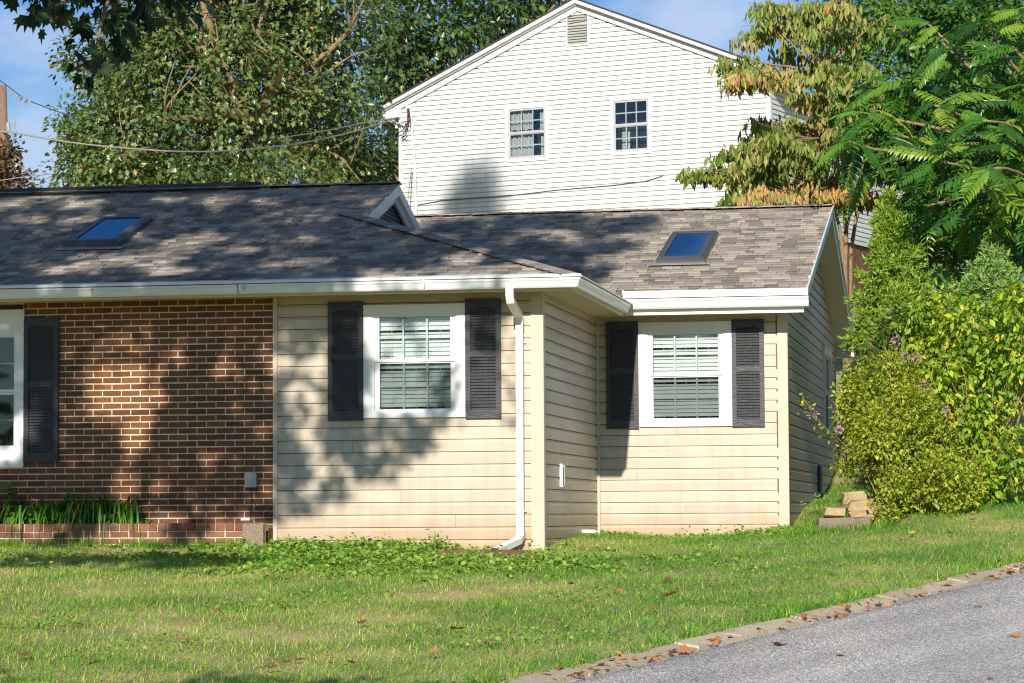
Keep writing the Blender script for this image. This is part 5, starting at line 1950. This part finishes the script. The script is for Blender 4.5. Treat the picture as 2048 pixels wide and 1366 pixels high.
def wire(name, label, pts, r, mat):
    mb = MB()
    path = []
    for i in range(len(pts) - 1):
        for k in range(6):
            t = k / 6
            path.append(np.array(pts[i]) * (1 - t) + np.array(pts[i + 1]) * t)
    path.append(np.array(pts[-1]))
    # smooth the polyline
    for _ in range(3):
        q = [path[0]] + [(path[i - 1] + 2 * path[i] + path[i + 1]) / 4 for i in range(1, len(path) - 1)] + [path[-1]]
        path = q
    mb.tube(path, r, 5)
    tag(mb.build(name, mat, smooth=True), label, 'cable')


wire('power_line', 'thin dark line from the pole top insulators into the oak', [at(62, 203, 90), at(110, 222, 90), at(180, 242, 90), at(420, 290, 90)], 0.018, M_['black'])
wire('power_line', 'thin line arriving at the pole top from the left', [at(-60, 130, 90), at(0, 160, 90), at(46, 196, 90)], 0.016, M_['black'])
wire('power_line', 'low thin line crossing in front of the purple tree', [at(-60, 368, 58), at(0, 361, 58), at(60, 352, 58), at(140, 345, 58), at(300, 335, 58)], 0.011, M_['cable'])
sp = []
for (x, y, D) in ((-30, 262, 89), (20, 264, 86), (100, 279, 81), (180, 290, 77), (260, 297, 73), (340, 303, 43), (420, 303.5, 43), (500, 299, 44), (600, 287, 46), (690, 268, 49), (750, 250, 52), (790, 238, 54)):
    sp.append((x, y, D))
# the whole drop hangs in front of the oak
wire('service_cable', 'twisted service cable sagging across the oak to the white house', [at(x, y, 43.0 + 10.9 * max(0, (x - 300) / 490.0) ** 2) for x, y, D in sp], 0.014, M_['cable'])
wire('telephone_cable', 'thinner cable above the twisted one near the white house', [at(560, 276, 46), at(650, 262, 48.5), at(720, 247, 51.5), at(790, 236, 54)], 0.010, M_['cable'])

# ------------------------------------------------------------------ off-frame trees that shade the house
def wall_hit(p):
    """where the sun ray through p meets the plane of the front wall"""
    t = p[:, 1] / SUN_DIR[1]
    q = p - SUN_DIR * t[:, None]
    return q[:, 0], q[:, 2]


base = np.array([-9.5, -14.0, 0.0]); base[2] = float(zground(base[0], base[1]))
st = thing('shade_tree', 'tall street tree left of the picture shading the brick wall', 'tree', tuple(base))
n = 12500
c = np.stack([rng.uniform(-9, 1.6, n), rng.uniform(-15.0, -11.8, n), rng.uniform(4.2, 14.5, n)], 1)
hx, hz = wall_hit(c)


LIT = [(-4.515, 2.15, .15, .11), (-4.68, 1.97, .12, .09), (-4.23, 2.31, .19, .08), (-3.85, 1.92, .18, .12), (-4.37, 1.74, .30, .18), (-4.23, 1.34, .20, .27), (-4.68, 1.43, .11, .14),
       (-4.33, 1.09, .15, .16), (-4.4, .64, .14, .17), (-4.0, .71, .11, .11), (-3.47, .89, .11, .11), (-3.37, 1.88, .12, .16), (-3.23, 1.43, .09, .07), (-3.6, .36, .36, .08), (-4.94, 2.35, .3, .05), (-2.8, 1.97, .1, .11),
       (-2.61, 2.2, .08, .1), (-2.3, 1.9, .13, .13), (-2.5, 1.63, .15, .15), (-2.24, 1.4, .2, .07), (-2.43, 1.11, .11, .23), (-2.29, .82, .10, .12), (-2.06, .77, .08, .13), (-2.38, .62, .12, .11), (-1.75, 1.0, .09, .1), (-1.5, 1.08, .07, .07),
       (-5.55, 1.25, .10, .2), (-5.7, .95, .25, .1), (-5.35, 1.2, .05, .08), (-3.9, 2.5, .3, .04)]
LIT_ROOF = [(-4.24, 3.35, .4, .38), (-3.95, 3.93, .35, .26), (-4.75, 3.22, .34, .24), (-5.06, 2.91, .28, .13), (-4.21, 5.39, .25, .19), (-5.99, 5.39, .22, .17), (-5.57, 4.79, .31, .18), (-6.81, 5.48, .19, .21), (-6.28, 4.85, .19, .14),
            (-2.37, 5.33, .11, .1), (-.85, 3.03, .24, .23), (-2.73, 3.8, .08, .07), (-2.77, 3.0, .33, .13), (-3.87, 2.83, .33, .16), (-3.37, 3.54, .23, .16), (-4.83, 4.17, .18, .17), (-3.7, 5.31, .15, .12), (-2.38, 3.14, .16, .1),
            (-.34, 2.68, .21, .13), (-6.43, 5.76, .26, .11), (-4.92, 5.52, .25, .11), (-3.13, 4.97, .12, .1)]
WING_SHADE = [(-2.16, 7.23, .4, .38), (-1.51, 7.29, .47, .45), (-.87, 7.35, .53, .35), (-.17, 7.05, .45, .44), (.25, 7.25, .33, .25), (.14, 6.21, .31, .37), (-.33, 6.03, .31, .45), (-.94, 6.3, .38, .46), (-1.63, 6.59, .39, .48),
              (-.38, 5.19, .24, .42), (-.02, 4.76, .24, .28), (.1, 5.15, .18, .29), (.49, 6.87, .13, .19)]


def sgauss(x, z, gx, gz, rx, rz):
    return np.exp(-((((x - gx) / rx) ** 2 + ((z - gz) / rz) ** 2) ** 2) * 0.55)


def shade_density(x, z):
    """how leafy the crown is, seen from the sun; x, z on the plane of the front wall"""
    d_ = np.zeros_like(x)
    zb = 0.33 + np.clip(x + 2.55, 0, 2) * 0.45 + 0.05 * np.sin(9 * x)
    a_ = (z > zb) & (z < 2.75) & (x < -1.85)
    b_ = (z > zb) & (z < 1.32) & (x < -1.15 - 0.1 * np.sin(11 * z)) & (x > -2)
    d_[a_ | b_] = 1.0
    c_ = (x >= -1.9) & (x < -0.2) & (z > 1.2) & (z < 2.75)
    d_[c_] = np.maximum(d_[c_], 0.30 + 0.35 * np.sin(6.5 * x[c_] + 2) * np.sin(5.0 * z[c_]))
    # planter and the grass below it
    p_ = (z < 0.33) & (z > -0.14) & (x < -2.75)
    d_[p_] = 0.35 + 0.5 * np.sin(5.1 * x[p_] + 1.0)
    l_ = (z <= -0.62 + 0.1 * np.sin(3 * x)) & (z > -1.25 + 0.12 * np.sin(4.1 * x)) & (x < -2.55) & (x > -4.95)
    d_[l_] = 0.85
    for q in LIT: d_ -= 1.05 * sgauss(x, z, *q)
    r_ = (z >= 2.75) & (z < 6.1) & (x < -0.15)
    d_[r_] = 1.0
    for q in LIT_ROOF: d_ -= 1.05 * sgauss(x, z, *q) * (z >= 2.6)
    w_ = np.zeros_like(x)
    for q in WING_SHADE: w_ = np.maximum(w_, sgauss(x, z, *q))
    k_ = (z > 4.3) & ((z >= 6.1) | (x > -0.4))
    d_[k_] = np.maximum(d_[k_], w_[k_])
    return np.clip(d_, 0, 1)


ok = rng.random(n) < shade_density(hx, hz) * 0.62
cen = c[ok]
per = 12
pos, fr = clump_leaves(cen, np.tile(np.array([[0, -0.5, 0.8]]), (len(cen), 1)), per, 0.17, 0.3)
hx, hz = wall_hit(pos)
ok = rng.random(len(pos)) < np.clip(shade_density(hx, hz) * 1.6 - 0.3, 0, 1)
pos, fr = pos[ok], fr[ok]
# the leader high above, whose shadow reaches the white gable
k_ = 170
lead = np.stack([rng.normal(-4.15, 0.22, k_), rng.normal(-14, 0.5, k_), 23.3 + 0.9 * rng.random(k_)], 1)
lead[:, 0] -= np.where(rng.random(k_) < 0.3, 0.5, 0) * rng.random(k_)
p2, f2 = clump_leaves(lead, np.tile(np.array([[0, -0.5, 0.8]]), (k_, 1)), 9, 0.3, 0.3)
pos = np.concatenate([pos, p2]); fr = np.concatenate([fr, f2])
scatter('crown', OVAL_V, OVAL_F, pos, fr, rng.uniform(0.13, 0.19, len(pos)), rng.random(len(pos)), M_['maple'], st, loc=base)
mb = MB()
limb(mb, base - [0, 0, 0.5], base + [0.6, 0.2, 6.5], 0.38, 0.28, 0.02, 6, 10)
f0 = base + [0.6, 0.2, 6.5]
limb(mb, f0, base + [0.9, 0.3, 11.5], 0.26, 0.1, 0.04, 6, 8)
limb(mb, base + [0.9, 0.3, 11.2], np.array([-4.1, -14, 24.0]), 0.12, 0.02, 0.02, 8, 6)
for k in rng.choice(len(cen), 46, replace=False):
    limb(mb, f0 + [0, 0, random.uniform(-0.5, 3)], cen[k], 0.05, 0.012, 0.06, 5, 5)
keep(mb.build('trunk', M_['bark'], smooth=True), st, base)

# near maple whose low branch hangs into the upper left corner
base = np.array([-2.6, -20.6, 0.0]); base[2] = float(zground(base[0], base[1]))
mt = thing('maple_tree', 'dark maple branch with lobed leaves hanging into the upper left', 'tree', tuple(base))
bl = [blob(110, 20, 9.2, 60, 45, 0.25), blob(150, 90, 9.2, 45, 40, 0.2), blob(180, 130, 9.2, 22, 25, 0.12), blob(250, 10, 9.3, 60, 40, 0.25), blob(330, -10, 9.4, 80, 28, 0.3), blob(70, 10, 9.3, 30, 20, 0.15), blob(190, 60, 9.3, 40, 50, 0.2), blob(130, -60, 9.3, 200, 50, 0.4)]
cen, nor = in_blobs(bl, 92, 0.8)
pos, fr = clump_leaves(cen, nor, 4, 0.07, 0.9)
MAPLE_V = [(0, 0, 0), (0.28, -0.02, 0), (0.24, 0.14, 0.02), (0.52, 0.30, -0.03), (0.30, 0.36, 0.02), (0.34, 0.62, 0), (0.13, 0.55, 0.02), (0, 1.0, -0.08),
           (-0.13, 0.55, 0.02), (-0.34, 0.62, 0), (-0.30, 0.36, 0.02), (-0.52, 0.30, -0.03), (-0.24, 0.14, 0.02), (-0.28, -0.02, 0), (0, 0.35, -0.02)]
MAPLE_F = [(14, i, i + 1) for i in range(13)] + [(14, 13, 0)]
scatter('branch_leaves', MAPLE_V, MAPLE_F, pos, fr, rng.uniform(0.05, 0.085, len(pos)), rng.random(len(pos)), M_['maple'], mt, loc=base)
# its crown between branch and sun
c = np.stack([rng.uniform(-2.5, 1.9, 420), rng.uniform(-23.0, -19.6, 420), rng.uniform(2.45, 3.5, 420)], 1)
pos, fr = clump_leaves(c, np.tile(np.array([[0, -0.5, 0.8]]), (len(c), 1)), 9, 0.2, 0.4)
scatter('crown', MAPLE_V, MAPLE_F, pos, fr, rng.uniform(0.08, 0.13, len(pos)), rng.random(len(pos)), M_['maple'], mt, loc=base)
mb = MB()
limb(mb, base - [0, 0, 0.4], base + [0.4, 0.1, 3.4], 0.13, 0.08, 0.03, 6, 8)
f0 = base + [0.4, 0.1, 3.4]
limb(mb, f0, at(330, -40, 9.4), 0.035, 0.016, 0.04, 6, 6)
limb(mb, at(330, -40, 9.4), at(110, 10, 9.2), 0.014, 0.005, 0.05, 6, 5)
limb(mb, at(220, -10, 9.3), at(180, 140, 9.2), 0.008, 0.003, 0.05, 5, 4)
for k in range(0, 420, 12): limb(mb, f0, c[k], 0.02, 0.006, 0.05, 4, 4)
keep(mb.build('trunk', M_['bark'], smooth=True), mt, base)

# trees across the street, far behind the camera: what the windows mirror
tl = [(np.array([x_, -62 + 4 * math.sin(x_), -1.0 + random.uniform(2.5, 4)]), random.uniform(3.5, 5.5), random.uniform(3.5, 5.5), 2.5) for x_ in range(-70, 60, 5)]
cen, nor = in_blobs(tl, 1800, 0.5)
pos, fr = clump_leaves(cen, nor, 6, 0.9, 0.3)
g = scatter('treeline', LEAF_V, LEAF_F, pos, fr, rng.uniform(0.6, 1.1, len(pos)), rng.random(len(pos)) * 0.6, M_['oak'])
tag(g, 'line of trees across the street mirrored in the windows', 'trees', kind='stuff')

# ------------------------------------------------------------------ ground cover
def noise2(x, y, f, ph):
    return (np.sin(f * x + 1.3 * ph) * np.cos(f * 1.13 * y - ph) + np.sin(f * 0.57 * (x + y) + 2.1 * ph) * np.cos(f * 0.71 * (x - y) + ph)
            + 0.6 * np.sin(f * 1.9 * x - f * 1.3 * y + ph * 3.7)) / 2.6


def lawn_points(n, x0, x1, y0, y1):
    x, y = rng.uniform(x0, x1, n), rng.uniform(y0, y1, n)
    s, d = sd(x, y)
    ok = d > -0.085 + 1.2 * edge_d(s) + 0.05 * rng.normal(size=n)
    ok &= ~((x < 0.03) & (y > -0.02)) & ~((x < WX + 0.02) & (y > WB - 0.02)) & ~((x < -2.75) & (y > PY - 0.01))
    # camera wedge, with a margin to either side
    v = np.stack([x, y, zground(x, y)], 1) - CAM
    dep = v @ W_
    px = (v @ R_) / dep * F_PX
    py = -(v @ U_) / dep * F_PX
    ok &= (np.abs(px) < 1130) & (py < 760) & (dep > 4)
    return x[ok], y[ok]


def soil_mask(x, y):
    return np.exp(-(((x + 0.5) / 0.62) ** 2 + ((y + 0.62) / 0.30) ** 2))


BLADE_V = [(-0.5, 0, 0), (0.5, 0, 0), (0.42, 0.5, 0.10), (-0.42, 0.5, 0.10), (0.0, 1.0, 0.34)]
BLADE_F = [(0, 1, 2, 3), (3, 2, 4)]
x, y = lawn_points(1850000, -7, 9, -14.5, 12.5)
dry = noise2(x, y, 1.15, 0.4) * 0.6 + noise2(x, y, 3.4, 1.9) * 0.4
left = smooth(2.0, -4.0, x + 0.25 * y)
dens = np.clip(0.9 - 0.85 * np.clip(dry + 0.2 * left, 0, 1), 0.1, 1) * (1 - 0.97 * np.clip(soil_mask(x, y) * 1.5, 0, 1))
worn = np.exp(-((y + 0.85) / 0.28) ** 2) * (x < -3.2)
dens *= 1 - 0.72 * worn
ok = rng.random(len(x)) < dens * 0.62
x, y, dry, left = x[ok], y[ok], dry[ok], left[ok]
n = len(x)
pos = np.stack([x, y, zground(x, y) - 0.004], 1)
lush = noise2(x, y, 2.1, 3.3)
az = rng.random(n) * 2 * math.pi
lean = rng.uniform(0.15, 1.5, n)
d_ = np.stack([np.cos(az) * lean, np.sin(az) * lean, np.ones(n)], 1)
up = np.stack([np.cos(az), np.sin(az), -0.2 * np.ones(n)], 1)
ln = rng.uniform(0.030, 0.075, n) * (1 + 0.35 * lush)
ti = np.clip(0.30 + 0.42 * dry + 0.15 * left + rng.normal(size=n) * 0.16 - 0.12 * lush, 0, 1)
ti = np.where(rng.random(n) < 0.05 + 0.05 * left, rng.uniform(0.7, 1, n), ti)
sc3 = np.stack([rng.uniform(0.003, 0.006, n), ln, ln], 1)
g = scatter('grass', BLADE_V, BLADE_F, pos, frames(d_, up), sc3, ti, M_['grass'], None, kind='stuff')
tag(g, 'short mown grass with dry straw patches', 'grass', kind='stuff')

# tall unmown tufts: at the curb, below the wall and by the bush
tx, ty = [], []
for _ in range(260):
    k = random.random()
    if k < 0.4:
        s_ = random.uniform(-3, 12); q = R0 + RD * s_ + RN * random.uniform(-0.07, 0.2)
        tx.append(q[0]); ty.append(q[1])
    elif k < 0.6: tx.append(random.uniform(-5.8, -2.7)); ty.append(PY - random.uniform(0.02, 0.12))
    elif k < 0.7: tx.append(random.uniform(2.3, 6)); ty.append(3.2 + random.uniform(-0.5, 0.6))
    elif k < 0.8: tx.append(random.uniform(2.35, 3.3)); ty.append(2.55 + random.uniform(-0.12, 0.12) + 0.3 * max(0, tx[-1] - 2.7))
    else: tx.append(random.uniform(0.05, 2.2)); ty.append(WB - random.uniform(0.03, 0.3))
per = 36
x = np.repeat(tx, per) + rng.normal(size=len(tx) * per) * 0.05
y = np.repeat(ty, per) + rng.normal(size=len(tx) * per) * 0.05
n = len(x)
az = rng.random(n) * 2 * math.pi
lean = rng.uniform(0.1, 0.9, n)
d_ = np.stack([np.cos(az) * lean, np.sin(az) * lean, np.ones(n)], 1)
up = np.stack([np.cos(az), np.sin(az), -0.2 * np.ones(n)], 1)
ln = rng.uniform(0.07, 0.15, n)
g = scatter('grass_tufts', BLADE_V, BLADE_F, np.stack([x, y, zground(x, y) - 0.004], 1), frames(d_, up), np.stack([rng.uniform(0.004, 0.008, n), ln, ln], 1),
            np.clip(rng.normal(0.3, 0.18, n), 0, 1), M_['grass'])
tag(g, 'longer uncut grass tufts along walls and curb', 'grass', kind='stuff')

# broad leaved weeds along the foot of the siding
ROUND_V = [(0, 0, 0), (0.34, 0.12, 0.04), (0.48, 0.5, 0.06), (0.26, 0.88, 0.0), (0, 1, -0.05), (-0.26, 0.88, 0.0), (-0.48, 0.5, 0.06), (-0.34, 0.12, 0.04), (0, 0.5, -0.03)]
ROUND_F = [(8, i, i + 1) for i in range(7)] + [(8, 7, 0)]
cx_, cy_, cs_ = [], [], []
for _ in range(1250):
    k = random.random()
    if k < 0.60:
        a = random.gauss(0, 1); b = random.gauss(0, 1)
        cx_.append(-1.2 + 1.15 * a); cy_.append(-1.5 + 0.8 * b + 0.1 * a)
    elif k < 0.82: cx_.append(random.uniform(-2.75, -0.9)); cy_.append(-random.uniform(0.03, 0.55))
    else: cx_.append(random.uniform(0.1, 2.2)); cy_.append(WB - abs(random.gauss(0.1, 0.55)))
cx_, cy_ = np.array(cx_), np.array(cy_)
ok = ~((cx_ < 0.02) & (cy_ > -0.02)) & ~((cx_ < -2.75) & (cy_ > PY)) & (rng.random(len(cx_)) > soil_mask(cx_, cy_) * 2.2) & ~((cx_ < WX) & (cy_ > WB - 0.02))
cx_, cy_ = cx_[ok], cy_[ok]
per = 13
n = len(cx_) * per
hgt = np.repeat(rng.gamma(2.0, 0.018, len(cx_)) + 0.012, per)
x = np.repeat(cx_, per) + rng.normal(size=n) * 0.06
y = np.repeat(cy_, per) + rng.normal(size=n) * 0.06
ok = ~((x < 0.01) & (y > -0.01)) & ~((x < WX) & (y > WB - 0.01))
x, y, hgt = x[ok], y[ok], hgt[ok]
n = len(x)
z = zground(x, y) + hgt * rng.uniform(0.3, 1.2, n)
az = rng.random(n) * 2 * math.pi
d_ = np.stack([np.cos(az), np.sin(az), rng.uniform(-0.2, 0.5, n)], 1)
up = nrm(np.array([0, -0.35, 1.0]) + rng.normal(size=(n, 3)) * 0.6)
g = scatter('weeds', ROUND_V, ROUND_F, np.stack([x, y, z], 1), frames(d_, up), rng.uniform(0.016, 0.05, n), np.clip(rng.normal(0.5, 0.22, n), 0, 1), M_['weed'])
tag(g, 'round leaved weeds spreading along the foot of the beige wall', 'weeds', kind='stuff')

x, y = lawn_points(9000, -6.5, 6, -12, 3)
ok = (noise2(x, y, 1.7, 5.1) > 0.35) & (x + 0.3 * y < 2.2)
x, y = np.repeat(x[ok], 5), np.repeat(y[ok], 5)
x = x + rng.normal(size=len(x)) * 0.05; y = y + rng.normal(size=len(y)) * 0.05
n = len(x)
az = rng.random(n) * 6.28
g = scatter('clover', ROUND_V, ROUND_F, np.stack([x, y, zground(x, y) + rng.uniform(0.02, 0.06, n)], 1), frames(np.stack([np.cos(az), np.sin(az), rng.uniform(-0.2, 0.4, n)], 1), nrm(np.array([0, -0.3, 1.0]) + rng.normal(size=(n, 3)) * 0.5)),
            rng.uniform(0.012, 0.035, n), np.clip(rng.normal(0.45, 0.25, n), 0, 1), M_['weed'])
tag(g, 'clover and small weeds mixed into the left lawn', 'weeds', kind='stuff')

# a few taller weed stems with pale heads by the wing corner
for i, (px, py, h_) in enumerate(((1634, 990, 0.42), (1606, 1006, 0.36), (1620, 1020, 0.3), (1652, 995, 0.4))):
    b = at(px + 4, 1066, 31.0); b[2] = float(zground(b[0], b[1]))
    t_ = thing('seed_weed', ('tallest', 'leftmost', 'shortest', 'rightmost')[i] + ' of the thin weed stems with pale heads by the wing corner', 'weed', tuple(b), group='thin weed stems by the wing corner')
    tp = at(px, py, 31.0)
    mb = MB(); mb.tube([b, (b + tp) / 2 + [0.02, 0, 0], tp], [0.005, 0.004, 0.003], 4)
    keep(mb.build('stem', M_['weed']), t_, b)
    n = 26
    dd = rand_unit(n)
    p = tp + dd * 0.022 * [1, 1, 0.6]
    scatter('flower_head', OVAL_V, OVAL_F, p, frames(dd, rand_unit(n)), rng.uniform(0.012, 0.02, n), rng.random(n), M_['seedhead'], t_, loc=b)

# daylilies in the planter, one clump after the other
STRAP_V, STRAP_F = [], []
for i in range(7):
    t = i / 6
    w_ = 0.5 * (1 - t ** 3)
    STRAP_V += [(-w_, t * (1 - 0.25 * t), 2.2 * t - 2.55 * t * t), (w_, t * (1 - 0.25 * t), 2.2 * t - 2.55 * t * t)]
STRAP_F = [(2 * i, 2 * i + 1, 2 * i + 3, 2 * i + 2) for i in range(6)]
lab = ['yellowing daylily clump at the left end of the planter', 'upright daylily clump second from the planter left', 'dense daylily clump in the middle of the planter', 'tall arching daylily clump with leaves over the brick cap', 'dark daylily clump at the right end of the row']
for i, x0 in enumerate((-5.42, -5.12, -4.85, -4.62, -4.40)):
    b = np.array([x0, PY + 0.24, 0.20])
    t_ = thing('daylily', lab[i], 'plant', tuple(b), group='daylilies in the brick planter')
    n = 120
    az = rng.choice([0, math.pi], n) + rng.normal(size=n) * 0.75
    d_ = np.stack([np.cos(az), np.sin(az), rng.uniform(0.0, 0.9, n)], 1)
    up = np.tile([0, 0, 1.0], (n, 1))
    p = b + rng.normal(size=(n, 3)) * [0.07, 0.04, 0]
    ln = rng.uniform(0.17, 0.36, n)
    ti = np.where(rng.random(n) < (0.2 if i == 0 else 0.05), 1.0, rng.uniform(0, 0.75, n))
    y_ = nrm(d_ * [1, 1, 0])
    x_ = np.cross(y_, up)
    fr = np.stack([x_, y_, up], -1)
    scatter('leaves', STRAP_V, STRAP_F, p, fr, np.stack([np.full(n, 0.024), ln * rng.uniform(0.6, 1.7, n), ln * rng.uniform(0.9, 2.4, n)], 1), ti, M_['lily'], t_, loc=b)
    n = 110
    p = b + np.stack([rng.normal(size=n) * 0.14, rng.normal(size=n) * 0.06, rng.uniform(0.0, 0.16, n)], 1)
    az = rng.random(n) * 6.28
    scatter('low_leaves', LEAF_V, LEAF_F, p, frames(np.stack([np.cos(az), np.sin(az), rng.uniform(-0.3, 0.8, n)], 1), nrm(np.array([0, -0.6, 0.8]) + rng.normal(size=(n, 3)) * 0.5)), rng.uniform(0.04, 0.09, n), rng.random(n) * 0.75, M_['lily'], t_, loc=b)
b = np.array([-5.68, PY + 0.2, 0.2])
t_ = thing('hosta', 'broad leaved dark green plant at the left edge below the window', 'plant', tuple(b))
n = 22
p = b + np.stack([rng.uniform(-0.2, 0.14, n), rng.uniform(-0.12, 0.08, n), rng.uniform(0.0, 0.46, n)], 1)
az = rng.random(n) * 2 * math.pi
d_ = np.stack([np.cos(az), np.sin(az) - 0.4, rng.uniform(-0.5, 0.3, n)], 1)
scatter('leaves', ROUND_V, ROUND_F, p, frames(d_, nrm(np.array([0, -0.7, 0.8]) + rng.normal(size=(n, 3)) * 0.3)), rng.uniform(0.12, 0.20, n), rng.random(n), M_['hosta'], t_, loc=b)
mb = MB()
for q in p: mb.tube([b, (b + q) / 2 + [0, 0, 0.03], q], [0.006, 0.005, 0.004], 4)
keep(mb.build('stems', M_['weed']), t_, b)

# ------------------------------------------------------------------ stone steps by the bush
sw = thing('stone_wall', 'short stack of tan stone blocks at the foot of the bush', 'wall', (2.75, 4.1, 0.1))
def stone(px0, py0, px1, py1, D, depth, mat, label=None):
    a, b = at(px0, py1, D), at(px1, py0, D)
    w_, h_ = np.linalg.norm((b - a) @ R_), abs(b[2] - a[2])
    mb = MB()
    n = 3
    e = 0.018
    x_, y_, z_ = w_, depth, h_
    q = [(e, e, 0), (x_ - e, e, 0), (x_ - e, y_ - e, 0), (e, y_ - e, 0), (0, 0, e), (x_, 0, e), (x_, y_, e), (0, y_, e), (0, 0, z_ - e), (x_, 0, z_ - e), (x_, y_, z_ - e), (0, y_, z_ - e), (e, e, z_), (x_ - e, e, z_), (x_ - e, y_ - e, z_), (e, y_ - e, z_)]
    q = [tuple(np.array(p) + rng.normal(size=3) * 0.013) for p in q]
    fs = [(0, 3, 2, 1), (12, 13, 14, 15)]
    for l0 in (0, 4, 8):
        for k in range(4): fs.append((l0 + k, l0 + (k + 1) % 4, l0 + 4 + (k + 1) % 4, l0 + 4 + k))
    mb.add(q, fs)
    o = mb.build('stone', M_[mat], sw, label=label)
    o.matrix_parent_inverse = Matrix.Translation((-2.75, -4.1, -0.1))
    o.location = a
    o.rotation_euler = (0, 0, 0.10 + random.uniform(-0.04, 0.04))
    return o


stone(1637, 1036, 1712, 1068, 29.75, 0.28, 'stone_dark', 'rough grey brown slab at the bottom')
stone(1694, 1034, 1745, 1064, 29.85, 0.3, 'stone_dark')
stone(1649, 1013, 1691, 1035, 29.85, 0.22, 'stone')
stone(1700, 1000, 1746, 1021, 30.15, 0.25, 'stone')
stone(1699, 1021, 1748, 1041, 30.1, 0.28, 'stone')
stone(1684, 984, 1732, 1014, 30.5, 0.2, 'stone')
stone(1735, 1006, 1775, 1036, 30.3, 0.25, 'stone')

# ------------------------------------------------------------------ fallen leaves
def fallen_mesh(seed):
    r = random.Random(seed)
    mb = MB()
    v = []
    cu = r.uniform(0.15, 0.5)
    for (x_, y_, z_) in OAK_V:
        xx = x_ * r.uniform(0.85, 1.15)
        v.append((xx, y_ - 0.5, cu * xx * xx * 2 + 0.25 * (y_ - 0.5) ** 2 * r.uniform(0.3, 1.6) + 0.02))
    mb.add(v, OAK_F)
    return mb.mesh('fallen_leaf', M_['dead'])


FL = [fallen_mesh(s_) for s_ in range(7)]


def drop_leaf(x, y, size, label, group, on_road=False):
    z = float(zroad(x, y)) if on_road else float(zground(x, y)) + random.uniform(0.03, 0.06)
    o = link('fallen_leaf', random.choice(FL))
    o.location = (x, y, z + 0.004)
    o.rotation_euler = (random.uniform(-0.35, 0.35), random.uniform(-0.35, 0.35), random.uniform(0, 6.28))
    o.scale = (size, size, size)
    tag(o, label, 'leaf', group)


def ray_ground(px, py, road):
    d_ = at(px, py, 1.0) - CAM
    lo = 10.0
    for k in range(400):
        D = 10 + 0.08 * k
        p = CAM + d_ * D
        if p[2] < (zroad(p[0], p[1]) if road else zground(p[0], p[1])): return p
    return p


road_lv = [(1556, 1293, 0.17, 'big rusty leaf lying flat on the asphalt'), (1680, 1313, 0.14, 'brown curled leaf on the asphalt right of the big rusty one'), (1565, 1262, 0.10, 'small brown leaf on the asphalt close to the curb'),
           (1958, 1215, 0.09, 'small dark leaf far up the street'), (1996, 1160, 0.09, 'dark leaf at the far end of the street near the curb'), (2030, 1275, 0.12, 'dark leaf at the right edge of the street'), (1980, 1360, 0.06, 'tiny tan leaf at the bottom of the street'), (1895, 1174, 0.12, 'orange leaf on the asphalt at the upper curb'), (1420, 1296, 0.12, 'orange leaf on the asphalt by the lower curb')]
for px, py, s_, lb in road_lv:
    p = ray_ground(px, py, True)
    drop_leaf(p[0], p[1], s_, lb, 'leaves lying on the street', True)
lawn_lv = [(76, 1252), (35, 1322), (57, 1325), (100, 1335), (130, 1265), (150, 1255), (270, 1168), (420, 1147), (550, 1255), (552, 1262), (575, 1167), (530, 1350), (548, 1348), (575, 1345), (585, 1342), (190, 1340), (360, 1290),
           (808, 1238), (852, 1276), (880, 1270), (905, 1270), (925, 1272), (725, 1255), (690, 1345), (700, 1340), (595, 1328), (660, 1330), (430, 1230), (1330, 1206), (1370, 1210), (1345, 1200), (1310, 1232), (1140, 1173), (1340, 1168), (1420, 1178), (1490, 1117), (1560, 1090), (1770, 1080),
           (1805, 1085), (1830, 1080), (1900, 1078), (1915, 1040), (1905, 1042), (1950, 1050), (1850, 1100), (1745, 1104), (1680, 1140), (1620, 1175), (1560, 1176), (1430, 1180), (1660, 1165), (1750, 1130), (1980, 1100), (2020, 1070), (1240, 1190), (1180, 1220), (1090, 1280), (1120, 1255), (980, 1300), (870, 1320)]
for px, py in lawn_lv:
    p = ray_ground(px + random.uniform(-6, 6), py + random.uniform(-4, 4), False)
    drop_leaf(p[0], p[1], random.uniform(0.07, 0.125), 'brown or orange fallen oak leaf caught in the lawn grass', 'leaves fallen on the lawn')
# drift along the curb
n = 280
s_ = rng.uniform(-4, 13, n)
keep_ = rng.random(n) < 0.35 + 0.65 * (np.sin(1.7 * s_) > 0.1)
s_ = s_[keep_]
n = len(s_)
d_ = np.abs(rng.normal(size=n)) * 0.13 - 0.22
q = R0[None] + RD[None] * s_[:, None] + RN[None] * d_[:, None]
z = np.maximum(zroad(q[:, 0], q[:, 1]) + 0.02, zground(q[:, 0], q[:, 1]) + 0.02) + rng.random(n) * 0.03
az = rng.random(n) * 6.28
g = scatter('leaf_litter', OAK_V, OAK_F, np.stack([q[:, 0], q[:, 1], z], 1), frames(np.stack([np.cos(az), np.sin(az), rng.normal(size=n) * 0.3], 1), nrm(np.array([0, 0, 1.0]) + rng.normal(size=(n, 3)) * 0.45)),
            rng.uniform(0.05, 0.12, n), rng.beta(2, 2.2, n), M_['dead_i'])
tag(g, 'brown leaf litter drifted along the curb', 'leaf litter', kind='stuff')
